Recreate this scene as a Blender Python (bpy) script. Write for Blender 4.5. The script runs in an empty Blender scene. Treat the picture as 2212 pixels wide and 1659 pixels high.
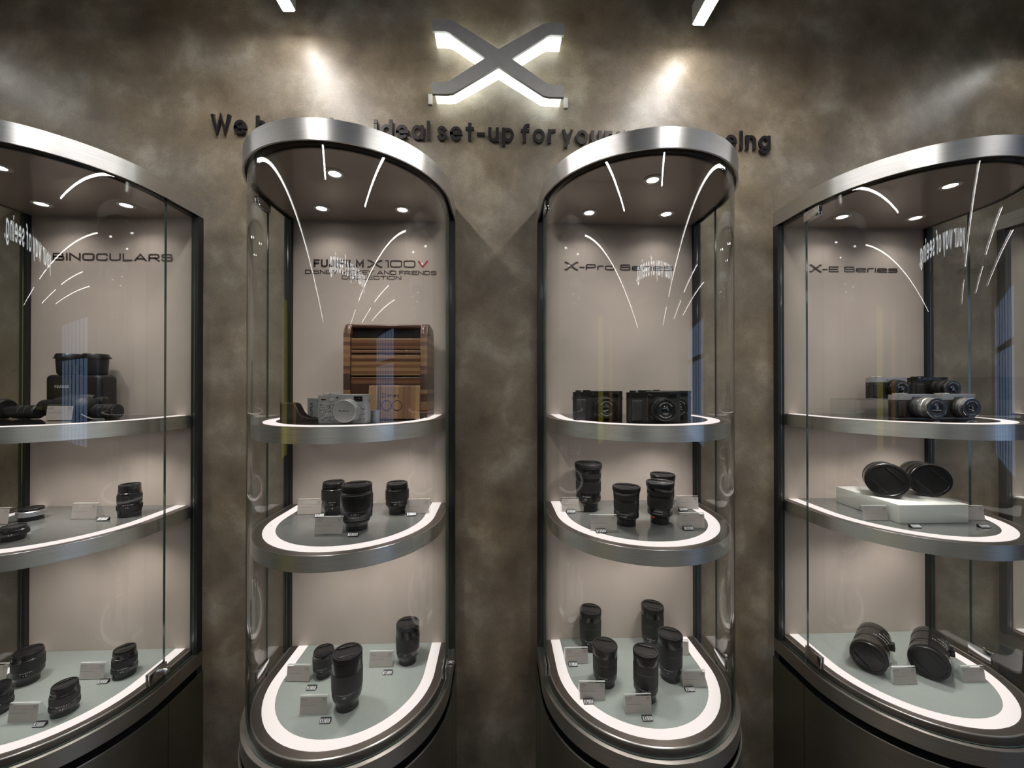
import bpy, bmesh, math, random
from mathutils import Vector, Matrix
random.seed(7)
PI = math.pi
sc = bpy.context.scene
col = sc.collection

# ------------------------------------------------------------------ constants (metres)
Z0 = 1.55                                   # eye level
CX = {1: -1.1029, 2: -0.3707, 3: 0.3641, 4: 1.0928, 5: 1.8150}
S, R, E = 0.1204, 0.2370, 0.2520            # straight side, half width, depth of the round front
ZT, Z1, Z2, Z3 = Z0+0.485, Z0-0.0837, Z0-0.3428, Z0-0.7539
ZCB, ZC = Z0+0.4887, Z0+0.532
TH = 0.0340
OA, OB, OG = -0.0316, -0.0583, -0.0092
GT = 0.0035                                   # glass thickness

# ------------------------------------------------------------------ materials
def mat(name, base=(.5,.5,.5), rough=.5, metal=0., noise=None, bump=None, spec=None, aniso=0., coat=0., emit=None, estr=0.):
    """noise=(scale, amount, detail); bump=(scale, strength)"""
    m = bpy.data.materials.new(name); m.use_nodes = True
    nt = m.node_tree; b = nt.nodes['Principled BSDF']
    b.inputs['Base Color'].default_value = (*base, 1); b.inputs['Roughness'].default_value = rough
    b.inputs['Metallic'].default_value = metal
    if spec is not None: b.inputs['Specular IOR Level'].default_value = spec
    if coat: b.inputs['Coat Weight'].default_value = coat; b.inputs['Coat Roughness'].default_value = .03
    if emit: b.inputs['Emission Color'].default_value = (*emit, 1); b.inputs['Emission Strength'].default_value = estr
    tc = nt.nodes.new('ShaderNodeTexCoord')
    if noise is None: noise = (40, .06, 2)
    n = nt.nodes.new('ShaderNodeTexNoise'); n.inputs['Scale'].default_value = noise[0]; n.inputs['Detail'].default_value = noise[2]
    nt.links.new(tc.outputs['Object'], n.inputs['Vector'])
    r = nt.nodes.new('ShaderNodeValToRGB')
    a = noise[1]
    r.color_ramp.elements[0].position = .3; r.color_ramp.elements[1].position = .7
    r.color_ramp.elements[0].color = (*[c*(1-a) for c in base], 1); r.color_ramp.elements[1].color = (*[min(1, c*(1+a)) for c in base], 1)
    nt.links.new(n.outputs['Fac'], r.inputs['Fac']); nt.links.new(r.outputs['Color'], b.inputs['Base Color'])
    if bump:
        n2 = nt.nodes.new('ShaderNodeTexNoise'); n2.inputs['Scale'].default_value = bump[0]; n2.inputs['Detail'].default_value = 3
        nt.links.new(tc.outputs['Object'], n2.inputs['Vector'])
        bp = nt.nodes.new('ShaderNodeBump'); bp.inputs['Strength'].default_value = bump[1]; bp.inputs['Distance'].default_value = .002
        nt.links.new(n2.outputs['Fac'], bp.inputs['Height']); nt.links.new(bp.outputs['Normal'], b.inputs['Normal'])
    if aniso:
        t = nt.nodes.new('ShaderNodeTangent'); t.direction_type = 'RADIAL'; t.axis = 'Z'
        nt.links.new(t.outputs['Tangent'], b.inputs['Tangent'])
        b.inputs['Anisotropic'].default_value = aniso; b.inputs['Anisotropic Rotation'].default_value = .25
    return m

def steel(name, base, rough, aniso=.75):
    m = mat(name, base, rough, 1., aniso=aniso)
    nt = m.node_tree; b = nt.nodes['Principled BSDF']
    tc = nt.nodes.new('ShaderNodeTexCoord'); mp = nt.nodes.new('ShaderNodeMapping'); mp.inputs['Scale'].default_value = (16, 16, 2200)
    n = nt.nodes.new('ShaderNodeTexNoise'); n.inputs['Scale'].default_value = 1.; n.inputs['Detail'].default_value = 4
    nt.links.new(tc.outputs['Object'], mp.inputs['Vector']); nt.links.new(mp.outputs['Vector'], n.inputs['Vector'])
    r = nt.nodes.new('ShaderNodeMapRange'); r.inputs['To Min'].default_value = rough-.07; r.inputs['To Max'].default_value = rough+.09
    nt.links.new(n.outputs['Fac'], r.inputs['Value']); nt.links.new(r.outputs['Result'], b.inputs['Roughness'])
    cr = nt.nodes.new('ShaderNodeValToRGB'); cr.color_ramp.elements[0].position = .32; cr.color_ramp.elements[1].position = .68
    cr.color_ramp.elements[0].color = (*[c*.84 for c in base], 1); cr.color_ramp.elements[1].color = (*[min(1, c*1.10) for c in base], 1)
    nt.links.new(n.outputs['Fac'], cr.inputs['Fac']); nt.links.new(cr.outputs['Color'], b.inputs['Base Color'])
    return m

def emis(name, c, s, sample=True):
    m = bpy.data.materials.new(name); m.use_nodes = True
    nt = m.node_tree
    for n in list(nt.nodes): nt.nodes.remove(n)
    o = nt.nodes.new('ShaderNodeOutputMaterial'); e = nt.nodes.new('ShaderNodeEmission')
    e.inputs['Color'].default_value = (*c, 1); e.inputs['Strength'].default_value = s
    nt.links.new(e.outputs[0], o.inputs[0])
    if not sample: m.cycles.emission_sampling = 'NONE'
    return m

def glass(name, tint, f0=.045, gloss_rough=0.0, edge=None):
    """thin sheet glass: clear see-through mixed with a mirror by the viewing angle (Schlick)"""
    m = bpy.data.materials.new(name); m.use_nodes = True
    nt = m.node_tree
    for n in list(nt.nodes): nt.nodes.remove(n)
    N, L = nt.nodes.new, nt.links.new
    o = N('ShaderNodeOutputMaterial'); mx = N('ShaderNodeMixShader'); tr = N('ShaderNodeBsdfTransparent'); gl = N('ShaderNodeBsdfGlossy')
    tr.inputs['Color'].default_value = (*tint, 1); gl.inputs['Roughness'].default_value = gloss_rough
    g = N('ShaderNodeNewGeometry'); d = N('ShaderNodeVectorMath'); d.operation = 'DOT_PRODUCT'
    L(g.outputs['Normal'], d.inputs[0]); L(g.outputs['Incoming'], d.inputs[1])
    a = N('ShaderNodeMath'); a.operation = 'ABSOLUTE'; L(d.outputs['Value'], a.inputs[0])
    s = N('ShaderNodeMath'); s.operation = 'SUBTRACT'; s.inputs[0].default_value = 1; L(a.outputs[0], s.inputs[1])
    p = N('ShaderNodeMath'); p.operation = 'POWER'; p.inputs[1].default_value = 5; L(s.outputs[0], p.inputs[0])
    k = N('ShaderNodeMath'); k.operation = 'MULTIPLY_ADD'; k.inputs[1].default_value = 1-f0; k.inputs[2].default_value = f0; L(p.outputs[0], k.inputs[0])
    L(k.outputs[0], mx.inputs[0]); L(tr.outputs[0], mx.inputs[1]); L(gl.outputs[0], mx.inputs[2]); L(mx.outputs[0], o.inputs[0])
    return m

M = {}
M['steel'] = steel('brushed_steel', (.68,.68,.68), .33)
M['steel_shelf'] = steel('brushed_shelf_steel', (.76,.755,.74), .40)
M['dark_steel'] = steel('dark_brushed_steel', (.42,.40,.37), .40, .6)
M['plinth'] = steel('plinth_steel', (.26,.245,.21), .42, .5)
M['border'] = mat('bronze_border', (.16,.135,.12), .32, .75, (60,.05,2))
M['black_frame'] = mat('black_frame', (.012,.012,.013), .4)
M['chrome'] = mat('chrome', (.75,.75,.77), .12, 1.)
M['panel'] = mat('panel_fabric', (.52,.447,.395), .75, 0, (5,.10,6), (350,.12))
M['ceiling_panel'] = mat('cabinet_ceiling', (.36,.30,.26), .28, .0, (6,.06,3), coat=.5)
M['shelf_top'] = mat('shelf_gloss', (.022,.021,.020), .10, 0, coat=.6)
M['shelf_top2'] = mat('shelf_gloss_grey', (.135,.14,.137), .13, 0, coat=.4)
M['deck'] = mat('deck_grey_green', (.35,.395,.375), .36, 0, (90,.03,2))
M['strip'] = emis('warm_light_strip', (1.,.885,.845), 1.12)
M['downlight'] = emis('downlight_lens', (1.,.97,.95), 16., False)
M['rim_white'] = mat('downlight_rim', (.72,.68,.62), .35)
M['lamp'] = emis('linear_lamp', (1.,.955,.90), 72.)
M['lamp_far'] = emis('linear_lamp_far', (1.,.97,.93), 17.)
M['lamp_body'] = mat('lamp_body', (.55,.54,.53), .4, .3)
M['glass'] = glass('clear_glass', (.972,.985,.978), .062)
M['glass_inner'] = glass('clear_glass_inner', (.985,.992,.988), .016)
M['glass_edge'] = mat('glass_edge', (.05,.085,.075), .10, 0, (30,.1,2), spec=1.)
M['acrylic'] = glass('acrylic', (.93,.945,.945), .06)
M['paper'] = mat('card_paper', (.47,.425,.40), .5, 0, (60,.04,2))
M['acrylic_edge_glint'] = mat('acrylic_edge_glint', (.62,.63,.62), .15, 0, spec=.8)  # lighter tone paints a highlight along the holder's top edge
M['print'] = mat('card_print', (.19,.17,.165), .6)
M['letter_black'] = mat('black_acrylic', (.010,.008,.010), .38)
M['letter_brown'] = mat('dark_brown_lettering', (.045,.032,.030), .45)
M['letter_red'] = mat('red_lettering', (.42,.03,.04), .45)
M['emblem'] = mat('emblem_grey', (.36,.36,.36), .5, .1)
M['emblem_light'] = emis('emblem_light', (.96,1.,.90), 4.5)
M['lens_black'] = mat('lens_black', (.007,.007,.007), .22, 0, (80,.15,2), coat=.25)
M['lens_rubber'] = mat('lens_rubber', (.010,.010,.010), .45, 0, (120,.15,2), (900,.2))
M['lens_cap'] = mat('lens_cap_plastic', (.009,.009,.010), .32, 0, (140,.15,2))
M['lens_silver'] = mat('lens_silver', (.60,.60,.60), .30, .9)
M['lens_dim'] = mat('lens_grey_band', (.20,.20,.20), .25, .8)
M['white_mark'] = mat('white_marking', (.55,.55,.54), .5)
M['red_mark'] = mat('red_badge', (.55,.05,.03), .5)
M['price_black'] = mat('price_block', (.012,.013,.014), .4)
M['price_white'] = mat('price_digits', (.80,.82,.84), .4, emit=(1,1,1), estr=.08)
M['white_block'] = mat('white_lacquer', (.74,.76,.72), .22, 0, (20,.02,2))
M['cam_black'] = mat('camera_black', (.014,.014,.014), .30, .2, coat=.2)
M['cam_leather'] = mat('camera_leather', (.016,.016,.016), .55, 0, (200,.3,3), (700,.5))
M['cam_silver'] = mat('camera_silver', (.40,.40,.395), .36, .45)
M['cam_glass'] = mat('lens_glass', (.006,.008,.012), .03, 0, spec=1., coat=1.)
M['cam_ochre'] = mat('worn_brass', (.20,.095,.03), .4, .6)
M['strap_white'] = mat('strap_pale', (.55,.55,.54), .6)
M['case_leather'] = mat('case_leather', (.022,.016,.014), .42, 0, (150,.2,3), (500,.4))
M['stitch'] = mat('pale_stitch', (.45,.40,.33), .7)
M['strap_grey'] = mat('grey_strap', (.25,.26,.27), .6, 0, (150,.1,3), (400,.3))
M['win_frame'] = mat('window_frame', (.03,.03,.03), .5)
M['concrete'] = mat('room_wall', (.15,.135,.12), .7, 0, (3,.25,6))
M['ceil'] = mat('room_ceiling', (.07,.066,.062), .8)
M['floor'] = mat('room_floor', (.14,.125,.11), .35, 0, (4,.2,5))
M['sky'] = emis('window_daylight', (.42,.62,1.), 1.25)
M['yellow'] = emis('yellow_banner', (.72,.62,.06), .9)
M['orange'] = emis('orange_banner', (.95,.45,.06), .55)
M['red_b'] = emis('red_banner', (.75,.12,.06), .35)
M['sign'] = emis('lit_sign', (.92,.97,1.), 9.)

def plaster():
    m = bpy.data.materials.new('taupe_plaster'); m.use_nodes = True
    nt = m.node_tree; b = nt.nodes['Principled BSDF']; N, L = nt.nodes.new, nt.links.new
    tc = N('ShaderNodeTexCoord')
    n1 = N('ShaderNodeTexNoise'); n1.inputs['Scale'].default_value = 6.5; n1.inputs['Detail'].default_value = 9; n1.inputs['Roughness'].default_value = .58; n1.inputs['Distortion'].default_value = .15
    n2 = N('ShaderNodeTexNoise'); n2.inputs['Scale'].default_value = 14; n2.inputs['Detail'].default_value = 5; n2.inputs['Distortion'].default_value = .5
    n3 = N('ShaderNodeTexNoise'); n3.inputs['Scale'].default_value = 520; n3.inputs['Detail'].default_value = 3
    n4 = N('ShaderNodeTexNoise'); n4.inputs['Scale'].default_value = 3.1; n4.inputs['Detail'].default_value = 5
    for n in (n1, n2, n3, n4): L(tc.outputs['Object'], n.inputs['Vector'])
    r1 = N('ShaderNodeValToRGB'); e = r1.color_ramp.elements
    e[0].position = .30; e[0].color = (.130,.102,.072,1); e[1].position = .72; e[1].color = (.40,.355,.29,1)
    e2 = r1.color_ramp.elements.new(.52); e2.color = (.225,.187,.138,1)
    L(n1.outputs['Fac'], r1.inputs['Fac'])
    r2 = N('ShaderNodeValToRGB'); r2.color_ramp.elements[0].position = .3; r2.color_ramp.elements[0].color = (.86,.855,.85,1); r2.color_ramp.elements[1].position = .75; r2.color_ramp.elements[1].color = (1.12,1.12,1.11,1)
    L(n2.outputs['Fac'], r2.inputs['Fac'])
    mx = N('ShaderNodeMix'); mx.data_type = 'RGBA'; mx.blend_type = 'MULTIPLY'; mx.inputs['Factor'].default_value = 1
    L(r1.outputs['Color'], mx.inputs['A']); L(r2.outputs['Color'], mx.inputs['B'])
    r4 = N('ShaderNodeValToRGB'); r4.color_ramp.elements[0].position = .35; r4.color_ramp.elements[0].color = (.92,.97,1.05,1); r4.color_ramp.elements[1].position = .65; r4.color_ramp.elements[1].color = (1.05,1.,.91,1)
    L(n4.outputs['Fac'], r4.inputs['Fac'])
    mx2 = N('ShaderNodeMix'); mx2.data_type = 'RGBA'; mx2.blend_type = 'MULTIPLY'; mx2.inputs['Factor'].default_value = 1
    L(mx.outputs['Result'], mx2.inputs['A']); L(r4.outputs['Color'], mx2.inputs['B'])
    r3 = N('ShaderNodeMapRange'); r3.inputs['From Min'].default_value = .3; r3.inputs['From Max'].default_value = .7; r3.inputs['To Min'].default_value = .72; r3.inputs['To Max'].default_value = 1.28
    L(n3.outputs['Fac'], r3.inputs['Value'])
    mx3 = N('ShaderNodeMix'); mx3.data_type = 'RGBA'; mx3.blend_type = 'MULTIPLY'; mx3.inputs['Factor'].default_value = 1
    L(mx2.outputs['Result'], mx3.inputs['A']); L(r3.outputs['Result'], mx3.inputs['B'])
    L(mx3.outputs['Result'], b.inputs['Base Color'])
    b.inputs['Roughness'].default_value = .36; b.inputs['Specular IOR Level'].default_value = .5
    bp = N('ShaderNodeBump'); bp.inputs['Strength'].default_value = .22; bp.inputs['Distance'].default_value = .002
    L(n3.outputs['Fac'], bp.inputs['Height']); L(bp.outputs['Normal'], b.inputs['Normal'])
    return m
M['plaster'] = plaster()

def wood(name, c, vertical=False, period=.013, gap=False):
    """laminated strips of light and dark wood"""
    m = bpy.data.materials.new(name); m.use_nodes = True
    nt = m.node_tree; b = nt.nodes['Principled BSDF']; N, L = nt.nodes.new, nt.links.new
    tc = N('ShaderNodeTexCoord'); sp = N('ShaderNodeSeparateXYZ'); L(tc.outputs['Object'], sp.inputs[0])
    dv = N('ShaderNodeMath'); dv.operation = 'DIVIDE'; dv.inputs[1].default_value = period; L(sp.outputs['X' if vertical else 'Z'], dv.inputs[0])
    fl = N('ShaderNodeMath'); fl.operation = 'FLOOR'; L(dv.outputs[0], fl.inputs[0])
    wn = N('ShaderNodeTexWhiteNoise'); wn.noise_dimensions = '1D'; L(fl.outputs[0], wn.inputs['W'])
    r = N('ShaderNodeValToRGB'); r.color_ramp.interpolation = 'CONSTANT'
    e = r.color_ramp.elements; e[0].color = (*c[0], 1); e[0].position = 0; e[1].color = (*c[1], 1); e[1].position = .25
    for i, cc in enumerate(c[2:]):
        q = r.color_ramp.elements.new(.5+.2*i); q.color = (*cc, 1)
    L(wn.outputs['Value'], r.inputs['Fac'])
    mp = N('ShaderNodeMapping'); mp.inputs['Scale'].default_value = (300, 300, 8) if vertical else (8, 300, 300)
    L(tc.outputs['Object'], mp.inputs[0])
    n = N('ShaderNodeTexNoise'); n.inputs['Scale'].default_value = 1; n.inputs['Detail'].default_value = 4; L(mp.outputs[0], n.inputs['Vector'])
    mr = N('ShaderNodeMapRange'); mr.inputs['To Min'].default_value = .65; mr.inputs['To Max'].default_value = 1.3; L(n.outputs['Fac'], mr.inputs['Value'])
    mx = N('ShaderNodeMix'); mx.data_type = 'RGBA'; mx.blend_type = 'MULTIPLY'; mx.inputs['Factor'].default_value = 1
    L(r.outputs['Color'], mx.inputs['A']); L(mr.outputs['Result'], mx.inputs['B']); L(mx.outputs['Result'], b.inputs['Base Color'])
    b.inputs['Roughness'].default_value = .35
    return m
WC = [(.090,.034,.015), (.165,.072,.030), (.052,.022,.012), (.27,.145,.062)]
M['wood'] = wood('striped_wood', WC, False, .0082)
M['wood_side'] = wood('striped_wood_side', [(.085,.034,.018),(.17,.08,.036),(.05,.022,.014),(.22,.12,.055)], False, .0105)
M['wood_plate'] = wood('striped_wood_plate', [(.22,.115,.052),(.115,.052,.025),(.30,.175,.08),(.165,.078,.036)], True, .0105)
M['walnut'] = mat('walnut', (.075,.032,.018), .32, 0, (40,.3,4))
M['wood_dark'] = mat('dark_gap', (.006,.004,.003), .8)
M['engrave'] = mat('engraved_brown', (.018,.009,.006), .6)

def doodle():
    """silver leatherette"""
    m = mat('silver_leatherette', (.36,.365,.37), .45, .2, (300,.25,2), (800,.3))
    return m
M['doodle'] = doodle()

# ------------------------------------------------------------------ mesh helpers
def obj(name, bm, mats, parent=None, loc=None, rot=None, smooth=35):
    me = bpy.data.meshes.new(name)
    bmesh.ops.recalc_face_normals(bm, faces=bm.faces[:])
    bm.to_mesh(me); bm.free()
    if not isinstance(mats, (list, tuple)): mats = [mats]
    for m in mats: me.materials.append(M[m])
    if smooth:
        for p in me.polygons: p.use_smooth = True
        me.set_sharp_from_angle(angle=math.radians(smooth))
    o = bpy.data.objects.new(name, me); col.objects.link(o)
    if parent: o.parent = parent
    if loc is not None: o.location = loc
    if rot is not None: o.rotation_euler = rot
    return o
def thing(name, label, cat, loc=(0,0,0), rot=(0,0,0), group=None):
    o = bpy.data.objects.new(name, None); col.objects.link(o); o.location = loc; o.rotation_euler = rot
    o.empty_display_size = .02
    o['label'] = label; o['category'] = cat
    if group: o['group'] = group
    return o
def struct(o): o['kind'] = 'structure'; return o

def box(bm, x0, x1, y0, y1, z0, z1, mi=0, bevel=0, seg=2, mtx=None):
    r = bmesh.ops.create_cube(bm, size=1)
    vs = r['verts']
    for v in vs: v.co = Vector(((x0+x1)/2+v.co.x*(x1-x0), (y0+y1)/2+v.co.y*(y1-y0), (z0+z1)/2+v.co.z*(z1-z0)))
    fs = list({f for v in vs for f in v.link_faces})
    if bevel:
        es = list({e for v in vs for e in v.link_edges})
        rr = bmesh.ops.bevel(bm, geom=es, offset=bevel, segments=seg, affect='EDGES', profile=.5)
        fs = list({f for f in rr['faces']} | {f for f in fs if f.is_valid})
        vs = list({v for f in fs for v in f.verts})
    for f in fs: f.material_index = mi
    if mtx is not None:
        for v in vs: v.co = mtx @ v.co
    return fs

def poly_prism(bm, pts, lo, hi, axis='z', mi=0, mtx=None):
    """extrude a 2-D outline between lo and hi along an axis; axis 'y': pts are (x,z)"""
    def P(p, h):
        if axis == 'z': v = Vector((p[0], p[1], h))
        elif axis == 'y': v = Vector((p[0], h, p[1]))
        else: v = Vector((h, p[0], p[1]))
        return mtx @ v if mtx is not None else v
    a = [bm.verts.new(P(p, lo)) for p in pts]; b = [bm.verts.new(P(p, hi)) for p in pts]
    fs = []
    n = len(pts)
    for i in range(n):
        fs.append(bm.faces.new((a[i], a[(i+1) % n], b[(i+1) % n], b[i])))
    fa = bm.faces.new(a); fb = bm.faces.new(b[::-1]); fa.normal_update(); fb.normal_update()
    rr = bmesh.ops.triangulate(bm, faces=[fa, fb])
    for f in fs+rr['faces']: f.material_index = mi
    return fs

def lathe(bm, prof, seg=48, mi=0, axis='z', mtx=None, ribs=0., cap0=True, cap1=True):
    """revolve (h, r) pairs about an axis"""
    rings = []
    for h, r in prof:
        ring = []
        if r < 1e-6:
            v = Vector((0, 0, h)); ring = [v]
        else:
            for k in range(seg):
                a = 2*PI*k/seg; rr = r*(1-ribs*1.6*(k % 2)); ring.append(Vector((rr*math.cos(a), rr*math.sin(a), h)))
        rot = {'z': Matrix.Identity(4), 'y': Matrix.Rotation(PI/2, 4, 'X'), 'x': Matrix.Rotation(PI/2, 4, 'Y')}[axis]
        mm = (mtx @ rot) if mtx is not None else rot
        rings.append([bm.verts.new(mm @ v) for v in ring])
    fs = []
    for a, b in zip(rings, rings[1:]):
        if len(a) == 1 and len(b) == 1: continue
        for k in range(seg):
            k2 = (k+1) % seg
            if len(a) == 1: fs.append(bm.faces.new((a[0], b[k], b[k2])))
            elif len(b) == 1: fs.append(bm.faces.new((a[k], b[0], a[k2])))
            else: fs.append(bm.faces.new((a[k], a[k2], b[k2], b[k])))
    if cap0 and len(rings[0]) > 1: fs.append(bm.faces.new(rings[0]))
    if cap1 and len(rings[-1]) > 1: fs.append(bm.faces.new(rings[-1][::-1]))
    for f in fs: f.material_index = mi
    return fs

def upath(off, n=40, yb=0., s=None):
    """U outline of a cabinet (open at the back): back left, round the front, back right"""
    r, e = R+off, E+off
    pts = [(-r, yb)]
    for k in range(n+1):
        t = PI*k/n; pts.append((-r*math.cos(t), -S-e*math.sin(t)))
    pts.append((r, yb))
    return pts
def uprism(bm, off, z0, z1, yb=0., n=40, mi=0, mi_top=None):
    pts = upath(off, n, yb)
    a = [bm.verts.new((x, y, z0)) for x, y in pts]; b = [bm.verts.new((x, y, z1)) for x, y in pts]
    m = len(pts)
    for i in range(m):
        f = bm.faces.new((a[i], a[(i+1) % m], b[(i+1) % m], b[i])); f.material_index = mi
    f = bm.faces.new(a); f.material_index = mi
    f = bm.faces.new(b[::-1]); f.material_index = mi if mi_top is None else mi_top
def uband(bm, o_out, o_in, z0, z1, yb=0., n=40, mi=0, mi_edge=None, pts_o=None, pts_i=None, mi_in=None):
    po = pts_o or upath(o_out, n, yb); pi_ = pts_i or upath(o_in, n, yb)
    V = [[bm.verts.new((x, y, z)) for x, y in p] for p, z in ((po, z0), (po, z1), (pi_, z1), (pi_, z0))]
    m = len(po); me_ = mi if mi_edge is None else mi_edge
    for i in range(m-1):
        for j in range(4):
            f = bm.faces.new((V[j][i], V[j][i+1], V[(j+1) % 4][i+1], V[(j+1) % 4][i])); f.material_index = mi if j == 0 else ((mi if mi_in is None else mi_in) if j == 2 else me_)
    for i in (0, m-1):
        f = bm.faces.new([V[j][i] for j in range(4)]); f.material_index = me_

# ------------------------------------------------------------------ stroke lettering
def A(cx, cy, rx, ry, a0, a1): return ('A', cx, cy, rx, ry, a0, a1)
def RP(pts, r=.2, closed=False): return ('R', pts, r, closed)
GEO = {
 'W': (1.16, [[(0,1),(.29,0),(.58,1),(.87,0),(1.16,1)]]),
 'e': (.68, [[(0,.35),(.68,.35),A(.34,.35,.34,.35,0,310)]]),
 'h': (.56, [[(0,0),(0,1)],[(0,.3),A(.28,.42,.28,.28,180,0),(.56,0)]]),
 'a': (.66, [[A(.33,.35,.33,.35,0,360)],[(.66,0),(.66,.7)]]),
 'v': (.56, [[(0,.7),(.28,0),(.56,.7)]]),
 't': (.40, [[(.2,.95),(.2,0)],[(0,.68),(.4,.68)]]),
 'i': (.0, [[(0,0),(0,.7)],[(0,.93),(0,.97)]]),
 'd': (.66, [[A(.33,.35,.33,.35,0,360)],[(.66,0),(.66,1)]]),
 'l': (.0, [[(0,0),(0,1)]]),
 's': (.48, [[A(.24,.53,.21,.17,25,270),A(.24,.18,.24,.18,90,-155)]]),
 '-': (.36, [[(0,.36),(.36,.36)]]),
 'u': (.56, [[(0,.7),A(.28,.28,.28,.28,180,360),(.56,.7)],[(.56,.3),(.56,0)]]),
 'p': (.66, [[A(.33,.35,.33,.35,0,360)],[(0,-.28),(0,.7)]]),
 'f': (.42, [[(.16,0),(.16,.72),A(.38,.74,.22,.26,180,80)],[(0,.66),(.4,.66)]]),
 'o': (.68, [[A(.34,.35,.34,.35,0,360)]]),
 'r': (.36, [[(0,0),(0,.7)],[(0,.34),A(.3,.42,.3,.28,180,80)]]),
 'y': (.58, [[(0,.7),(.29,.02)],[(.58,.7),(.19,-.28)]]),
 'w': (.88, [[(0,.7),(.22,0),(.44,.7),(.66,0),(.88,.7)]]),
 'n': (.56, [[(0,0),(0,.7)],[(0,.3),A(.28,.42,.28,.28,180,0),(.56,0)]]),
 'g': (.66, [[A(.33,.35,.33,.35,0,360)],[(.66,.7),(.66,0),A(.33,-.02,.33,.26,0,-150)]]),
 '.': (.0, [[(0,0),(0,.03)]]), ' ': (.34, []),
}
Wd = 1.0
SQ = {
 'B': (.9,[[RP([(0,0),(0,1),(.82,1),(.82,.52),(0,.52)],.16)],[RP([(0,.52),(.9,.52),(.9,0),(0,0)],.18)]]),
 'I': (0,[[(0,0),(0,1)]]), 'N': (.86,[[(0,0),(0,1),(.86,0),(.86,1)]]),
 'O': (.95,[[RP([(.47,1),(.95,1),(.95,0),(0,0),(0,1),(.47,1)],.3)]]),
 'C': (.9,[[RP([(.9,.82),(.86,1),(0,1),(0,0),(.86,0),(.9,.18)],.26)]]),
 'U': (.9,[[RP([(0,1),(0,0),(.9,0),(.9,1)],.3)]]), 'L': (.75,[[(0,1),(0,0),(.75,0)]]),
 'A': (1.0,[[(0,0),(.5,1),(1.0,0)],[(.2,.3),(.8,.3)]]),
 'R': (.88,[[RP([(0,0),(0,1),(.86,1),(.86,.42),(0,.42)],.2)],[(.5,.42),(.88,0)]]),
 'S': (.9,[[RP([(.86,.8),(.82,1),(0,1),(0,.53),(.9,.53),(.9,0),(.04,0),(0,.2)],.2)]]),
 'F': (.7,[[(.72,1),(0,1),(0,0)],[(0,.5),(.64,.5)]]), 'J': (.6,[[RP([(.6,1),(.6,0),(0,0),(0,.22)],.22)]]),
 'M': (1.05,[[(0,0),(0,1),(.52,.25),(1.05,1),(1.05,0)]]), 'D': (.92,[[RP([(.3,0),(0,0),(0,1),(.92,1),(.92,0),(.3,0)],.3)],[(0,.4),(0,0),(.3,0)],[(0,.6),(0,1),(.3,1)]]),
 'E': (.8,[[(.82,1),(0,1),(0,0),(.82,0)],[(0,.5),(.74,.5)]]), 'Y': (.9,[[(0,1),(.45,.45),(.9,1)],[(.45,.45),(.45,0)]]),
 'K': (.85,[[(0,0),(0,1)],[(.85,1),(.1,.5),(.85,0)]]), 'T': (.9,[[(0,1),(.9,1)],[(.45,1),(.45,0)]]),
 'V': (.95,[[(0,1),(.47,0),(.95,1)]]), 'X': (1.1,[[(0,1),(1.1,0)],[(0,0),(1.1,1)]]),
 'P': (.86,[[RP([(0,0),(0,1),(.86,1),(.86,.42),(0,.42)],.22)]]), 'H': (.8,[[(0,0),(0,1)],[(.8,0),(.8,1)],[(0,.5),(.8,.5)]]),
 'r': (.5,[[RP([(0,0),(0,.72),(.5,.72)],.18)]]), 'o': (.82,[[RP([(.41,.72),(.82,.72),(.82,0),(0,0),(0,.72),(.41,.72)],.22)]]),
 'e': (.82,[[RP([(0,.38),(.82,.38),(.82,.72),(0,.72),(0,0),(.8,0)],.16)]]), 'i': (0,[[(0,0),(0,.72)],[(0,.95),(0,1)]]),
 's': (.76,[[RP([(.74,.72),(0,.72),(0,.39),(.76,.39),(.76,0),(0,0)],.13)]]), 'n': (.7,[[RP([(0,0),(0,.72),(.7,.72),(.7,0)],.2)]]),
 'y': (.8,[[(0,.72),(.4,0)],[(.8,.72),(.28,-.3)]]), 'm': (1.1,[[RP([(0,0),(0,.72),(.55,.72),(.55,0)],.2)],[RP([(.55,.72),(1.1,.72),(1.1,0)],.2)]]), ':': (0,[[(0,.1),(0,.14)],[(0,.6),(0,.64)]]),
 '-': (.36,[[(0,.42),(.36,.42)]]), ' ': (.4,[]), '.': (0,[[(0,0),(0,.04)]]),
 '1': (.2,[[(0,1),(.2,1),(.2,0)]]), '0': (.95,[[RP([(.47,1),(.95,1),(.95,0),(0,0),(0,1),(.47,1)],.26)]]),
 '2': (.8,[[RP([(0,1),(.8,1),(.8,.5),(0,.5),(0,0),(.8,0)],.15)]]), '3': (.8,[[RP([(0,1),(.8,1),(.8,0),(0,0)],.15)],[(.15,.5),(.8,.5)]]),
 '4': (.8,[[(0,1),(0,.38),(.8,.38)],[(.62,1),(.62,0)]]), '5': (.8,[[RP([(.8,1),(0,1),(0,.55),(.8,.55),(.8,0),(0,0)],.14)]]),
 '6': (.8,[[RP([(.8,1),(0,1),(0,0),(.8,0),(.8,.52),(0,.52)],.15)]]), '7': (.8,[[(0,1),(.8,1),(.3,0)]]),
 '8': (.8,[[RP([(.4,1),(.8,1),(.8,0),(0,0),(0,1),(.4,1)],.18)],[(0,.52),(.8,.52)]]), '9': (.8,[[RP([(.8,.5),(0,.5),(0,1),(.8,1),(.8,0),(0,0)],.15)]]),
 '$': (.8,[[RP([(.8,.9),(0,.9),(0,.5),(.8,.5),(.8,.1),(0,.1)],.14)],[(.4,1.08),(.4,-.08)]]),
}
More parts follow.
